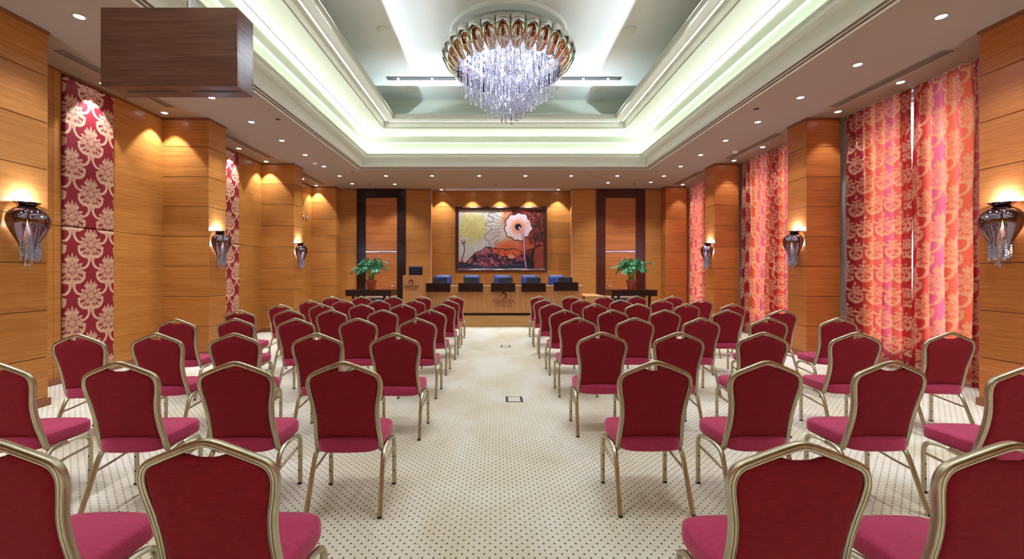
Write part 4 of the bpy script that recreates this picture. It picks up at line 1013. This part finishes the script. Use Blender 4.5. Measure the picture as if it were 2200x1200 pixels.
# ================================================================= SCONCES
def crystals(mb, x, y, z0, z1, r=.010, step=.024, rng=random):
    z = z0
    while z > z1:
        q = r*rng.uniform(.75,1.1); mb.add([(x,y,z+q*1.15),(x+q,y,z),(x,y+q,z),(x-q,y,z),(x,y-q,z),(x,y,z-q*1.15)],[(0,1,2),(0,2,3),(0,3,4),(0,4,1),(5,2,1),(5,3,2),(5,4,3),(5,1,4)]); z -= step*rng.uniform(.85,1.15)
    q = r*1.15; z = z1
    mb.add([(x,y,z+q*2.0),(x+q,y,z-q),(x,y+q,z-q),(x-q,y,z-q),(x,y-q,z-q),(x,y,z-q*2.2)],[(0,1,2),(0,2,3),(0,3,4),(0,4,1),(5,2,1),(5,3,2),(5,4,3),(5,1,4)])
def make_sconce():
    t = thing('wall_sconce', 'x', 'wall lamp'); r = random.Random(2)
    # aisle direction is local +X, wall at x = -0.04: a half vase against the wall
    b = MB().lathe([(0,0),(.055,0),(.06,.008),(.06,.02),(0,.02)],24); b.v = [(-.04+c, a, d-.12) for a,d,c in b.v]; b.build('wall_mount', M['chrome'], t)
    b = MB().lathe([(.055,-.048),(.065,-.038),(.09,-.014),(.112,.002),(.116,.007),(.108,.007),(.08,-.008),(.05,-.02)],30); b.v = [(max(x,-.037),y,z) for x,y,z in b.v]; b.build('top_collar', M['smoke_chrome'], t)
    zz = [-.035,-.05,-.075,-.11,-.15,-.20,-.25,-.30,-.35,-.40,-.45,-.50,-.53]; rad_ = [.060,.092,.133,.168,.186,.190,.180,.161,.138,.114,.092,.075,.066]
    for k in range(3):
        az = math.radians([0,-71,71][k]); rows = []
        for z, R in zip(zz, rad_):
            f = 1.0 if z > -.20 else max(.02, 1-((-z-.20)/.33)**1.35)
            hw = math.radians(40.5 if k < 1 else 30)*f
            row = []
            for i in range(13):
                u = -1+i/6; a = az+u*hw; rr_ = R*(1-.05*u*u) ; row.append((rr_*math.cos(a), rr_*math.sin(a), z))
            rows.append(row)
        o = MB().grid(np.array(rows)).build('petal', M['smoke_chrome'], t, angle=80); s = o.modifiers.new('solid','SOLIDIFY'); s.thickness = .004
    for k in range(32):
        a = 2*PI*k/32*7.4; R = .015+.085*(k/32)**.5; x, y = abs(R*math.cos(a))+.015, R*math.sin(a)
        mb = MB(); crystals(mb, x, y, -.25, -.53-.13*r.random()*(1 if R < .06 else .5), .0125, .025, r); mb.build('crystal_strand', M['crystal'], t, smooth=False)
    MB().lathe([(0,-.02),(.018,-.015),(.022,.005),(.014,.022),(0,.028)],14).build('bulb', M['bulb'], t)
    return t
s0 = make_sconce(); first = True
for i, y in enumerate((4.60,7.80,10.98)):
    for side in ('left','right'):
        x = PL+.042 if side == 'left' else PR-.042
        y_ = y if side == 'left' else y
        lb = 'smoked chrome tulip wall lamp with hanging crystals on the %s %s pier' % (ORD[i], side)
        rz = 0 if side == 'left' else PI
        if first: s0.location = (x,y_,2.235); s0.rotation_euler = (0,0,rz); s0['label'] = lb; s0['group'] = 'crystal wall lamps'; first = False
        else: copy_tree(s0, (x,y_,2.235), rz, lb, 'crystal wall lamps')
        sg = -1 if side == 'left' else 1
        light('sconce_lamp', 'POINT', (x-sg*.01,y_,2.265), L_SCONCE, (.50,.64,1.0), shadow_soft_size=.012)
        light('sconce_lamp', 'POINT', (x-sg*.06,y_,2.235-.22), L_SCONCE*.35, (.85,.88,1.0), shadow_soft_size=.02)

# ================================================================= CHANDELIER
CXc, CYc = .215, 7.82
t = thing('chandelier', 'large round chrome petal chandelier with a cone of hanging crystals under the white ceiling', 'chandelier', (CXc,CYc,5.79))
MB().lathe([(0,-.07),(.98,-.07),(1.04,-.055),(1.06,-.03),(1.06,0),(0,0)],72).build('ceiling_plate', M['upper'], t)
MB().lathe([(.0,-.10),(.90,-.10),(.90,-.32),(.86,-.34),(0,-.34)],60).build('body', M['chrome'], t)
prof = [(.96,-.235),(1.04,-.225),(1.11,-.245),(1.165,-.29),(1.19,-.35),(1.185,-.42),(1.155,-.49),(1.11,-.56),(1.06,-.62),(1.01,-.67),(.97,-.705)]
npet = 30; pet = None
def petal_mesh(rim=False):
    hw0 = PI/npet*1.0; rows = []; nR = len(prof)
    P = crm([(a,0,b) for a,b in prof],3); n = len(P)
    for j,(R,_,z) in enumerate(P):
        s_ = j/(n-1); wv = hw0*(1.0 if s_ < .55 else math.sqrt(max(.0,1-((s_-.55)/.46)**2.2)))*(.93+.07*min(1,s_*5)); row = []
        for i in range(9):
            u = -1+i/4; bul = .055*(1-u*u)*(.4+.6*math.sin(PI*min(1,s_+.12)))
            a = u*wv; Rr = R-.045+bul; row.append((Rr*math.cos(a), Rr*math.sin(a), z))
        rows.append(row)
    return np.array(rows)
pg = petal_mesh()
p0 = MB().grid(pg).build('petal', M['petal_chrome'], t, angle=80); s = p0.modifiers.new('solid','SOLIDIFY'); s.thickness = .006
edge = [tuple(r_[0]) for r_ in pg[6:]]+[tuple(r_[-1]) for r_ in pg[6:][::-1]]
rim0 = MB().tube(edge, circ(.0065,6), (0,0,1)).build('petal_rim', M['chrome'], p0)
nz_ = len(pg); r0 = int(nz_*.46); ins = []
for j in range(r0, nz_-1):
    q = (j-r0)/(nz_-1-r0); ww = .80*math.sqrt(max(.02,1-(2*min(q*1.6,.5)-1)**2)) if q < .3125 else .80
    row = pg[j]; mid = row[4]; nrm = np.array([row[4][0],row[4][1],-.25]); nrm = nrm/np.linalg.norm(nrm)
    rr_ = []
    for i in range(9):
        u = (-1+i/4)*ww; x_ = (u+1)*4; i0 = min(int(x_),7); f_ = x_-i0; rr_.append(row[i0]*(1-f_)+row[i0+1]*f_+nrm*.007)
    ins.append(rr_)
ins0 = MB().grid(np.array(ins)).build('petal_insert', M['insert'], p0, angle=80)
for k in range(1, npet):
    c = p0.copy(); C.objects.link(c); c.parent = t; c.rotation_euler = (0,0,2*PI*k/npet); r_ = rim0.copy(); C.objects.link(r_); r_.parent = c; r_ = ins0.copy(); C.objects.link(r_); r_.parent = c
p0.rotation_euler = (0,0,0)
MB().lathe([(.86,-.33),(.95,-.45),(.93,-.47),(.82,-.36)],60).build('inner_ring', M['chrome'], t)
r = random.Random(12); cand = []
N = 250
for k in range(N):
    q = (k+.5)/N; R = .90*math.sqrt(q); a = k*2.399963; x, y = R*math.cos(a), R*math.sin(a)
    zb = -.93-.66*(1-R/.93)**1.05+r.uniform(-.07,.05); cand.append((y, x, zb, R))
cand.sort(); stuff = MB(); nstr = 0
for i, (y, x, zb, R) in enumerate(cand):
    z0 = -.36 if R < .85 else -.42
    if nstr < 100 and (R > .62 and y < .35 or R > .8): 
        mb = MB(); crystals(mb, 0, 0, z0, zb, .0135, .031, r); mb.tube([(0,0,z0+.02),(0,0,zb)], circ(.0012,3)); o = mb.build('crystal_strand', M['crystal'], t, smooth=False); o.location = (x,y,0); nstr += 1
    else: crystals(stuff, x, y, z0, zb, .0135, .031, r); stuff.tube([(x,y,z0+.02),(x,y,zb)], circ(.0012,3))
o = stuff.build('inner_crystal_strands', M['crystal'], t, smooth=False); o['kind'] = 'stuff'
bl = None
for k in range(12):
    a = 2*PI*k/12+.2; R = .55 if k % 2 else .8
    if bl is None: bl = MB().lathe([(0,-.05),(.02,-.045),(.026,-.025),(.016,0),(0,0)],12).build('bulb', M['bulb'], t); c = bl
    else: c = bl.copy(); C.objects.link(c); c.parent = t
    c.location = (R*math.cos(a),R*math.sin(a),-.36)
    light('chandelier_lamp', 'POINT', (CXc+R*.9*math.cos(a),CYc+R*.9*math.sin(a),5.79-.48), L_CHAND/12, COOL, shadow_soft_size=.04)

# ================================================================= HANGING PROJECTOR BOX
yf = 3.40; x0, x1 = (216-1067)*yf/925, (510-1067)*yf/925; z0, z1 = 1.5+399*yf/925, 1.5+568*yf/925; dpt = .222
xc = (x0+x1)/2+.04
t = thing('projector_housing', 'dark brown veneered box hanging from the ceiling at the upper left', 'projector housing', (xc,yf+dpt/2,z0))
a, H = (x1-x0)/2, z1-z0
mb = MB(); mb.box(-a-.04+.0,a-.04,-dpt/2,-dpt/2+.018,0,H); mb.box(-a-.04,a-.04,dpt/2-.018,dpt/2,0,H); mb.box(-a-.04,-a-.022,-dpt/2+.018,dpt/2-.018,0,H); mb.box(a-.058,a-.04,-dpt/2+.018,dpt/2-.018,0,H); mb.box(-a-.022,a-.058,-dpt/2+.018,dpt/2-.018,.0,.018); mb.box(-a-.022,a-.058,-dpt/2+.018,dpt/2-.018,H-.018,H)
mb.build('shell', M['box_wood'], t, smooth=False, bevel=.002)
for u0, u1 in ((-.75,-.02),(.22,.93)):
    MB().box(-.04+u0*a,-.04+u1*a,-.02,.012,-.003,.0).build('vent_slot', M['black'], t, smooth=False)
MB().box(.52*a-.04+a*.0,.78*a-.04,-.09,-.05,-.002,.0).build('vent_slot', M['black'], t, smooth=False) if 0 else None
MB().lathe([(0,H),(.028,H),(.028,2.25),(0,2.25)],20,(.055,0,0)).build('ceiling_pole', M['steel'], t)
MB().lathe([(0,H),(.07,H),(.07,H+.01),(0,H+.01)],20,(.055,0,0)).build('flange', M['steel'], t)
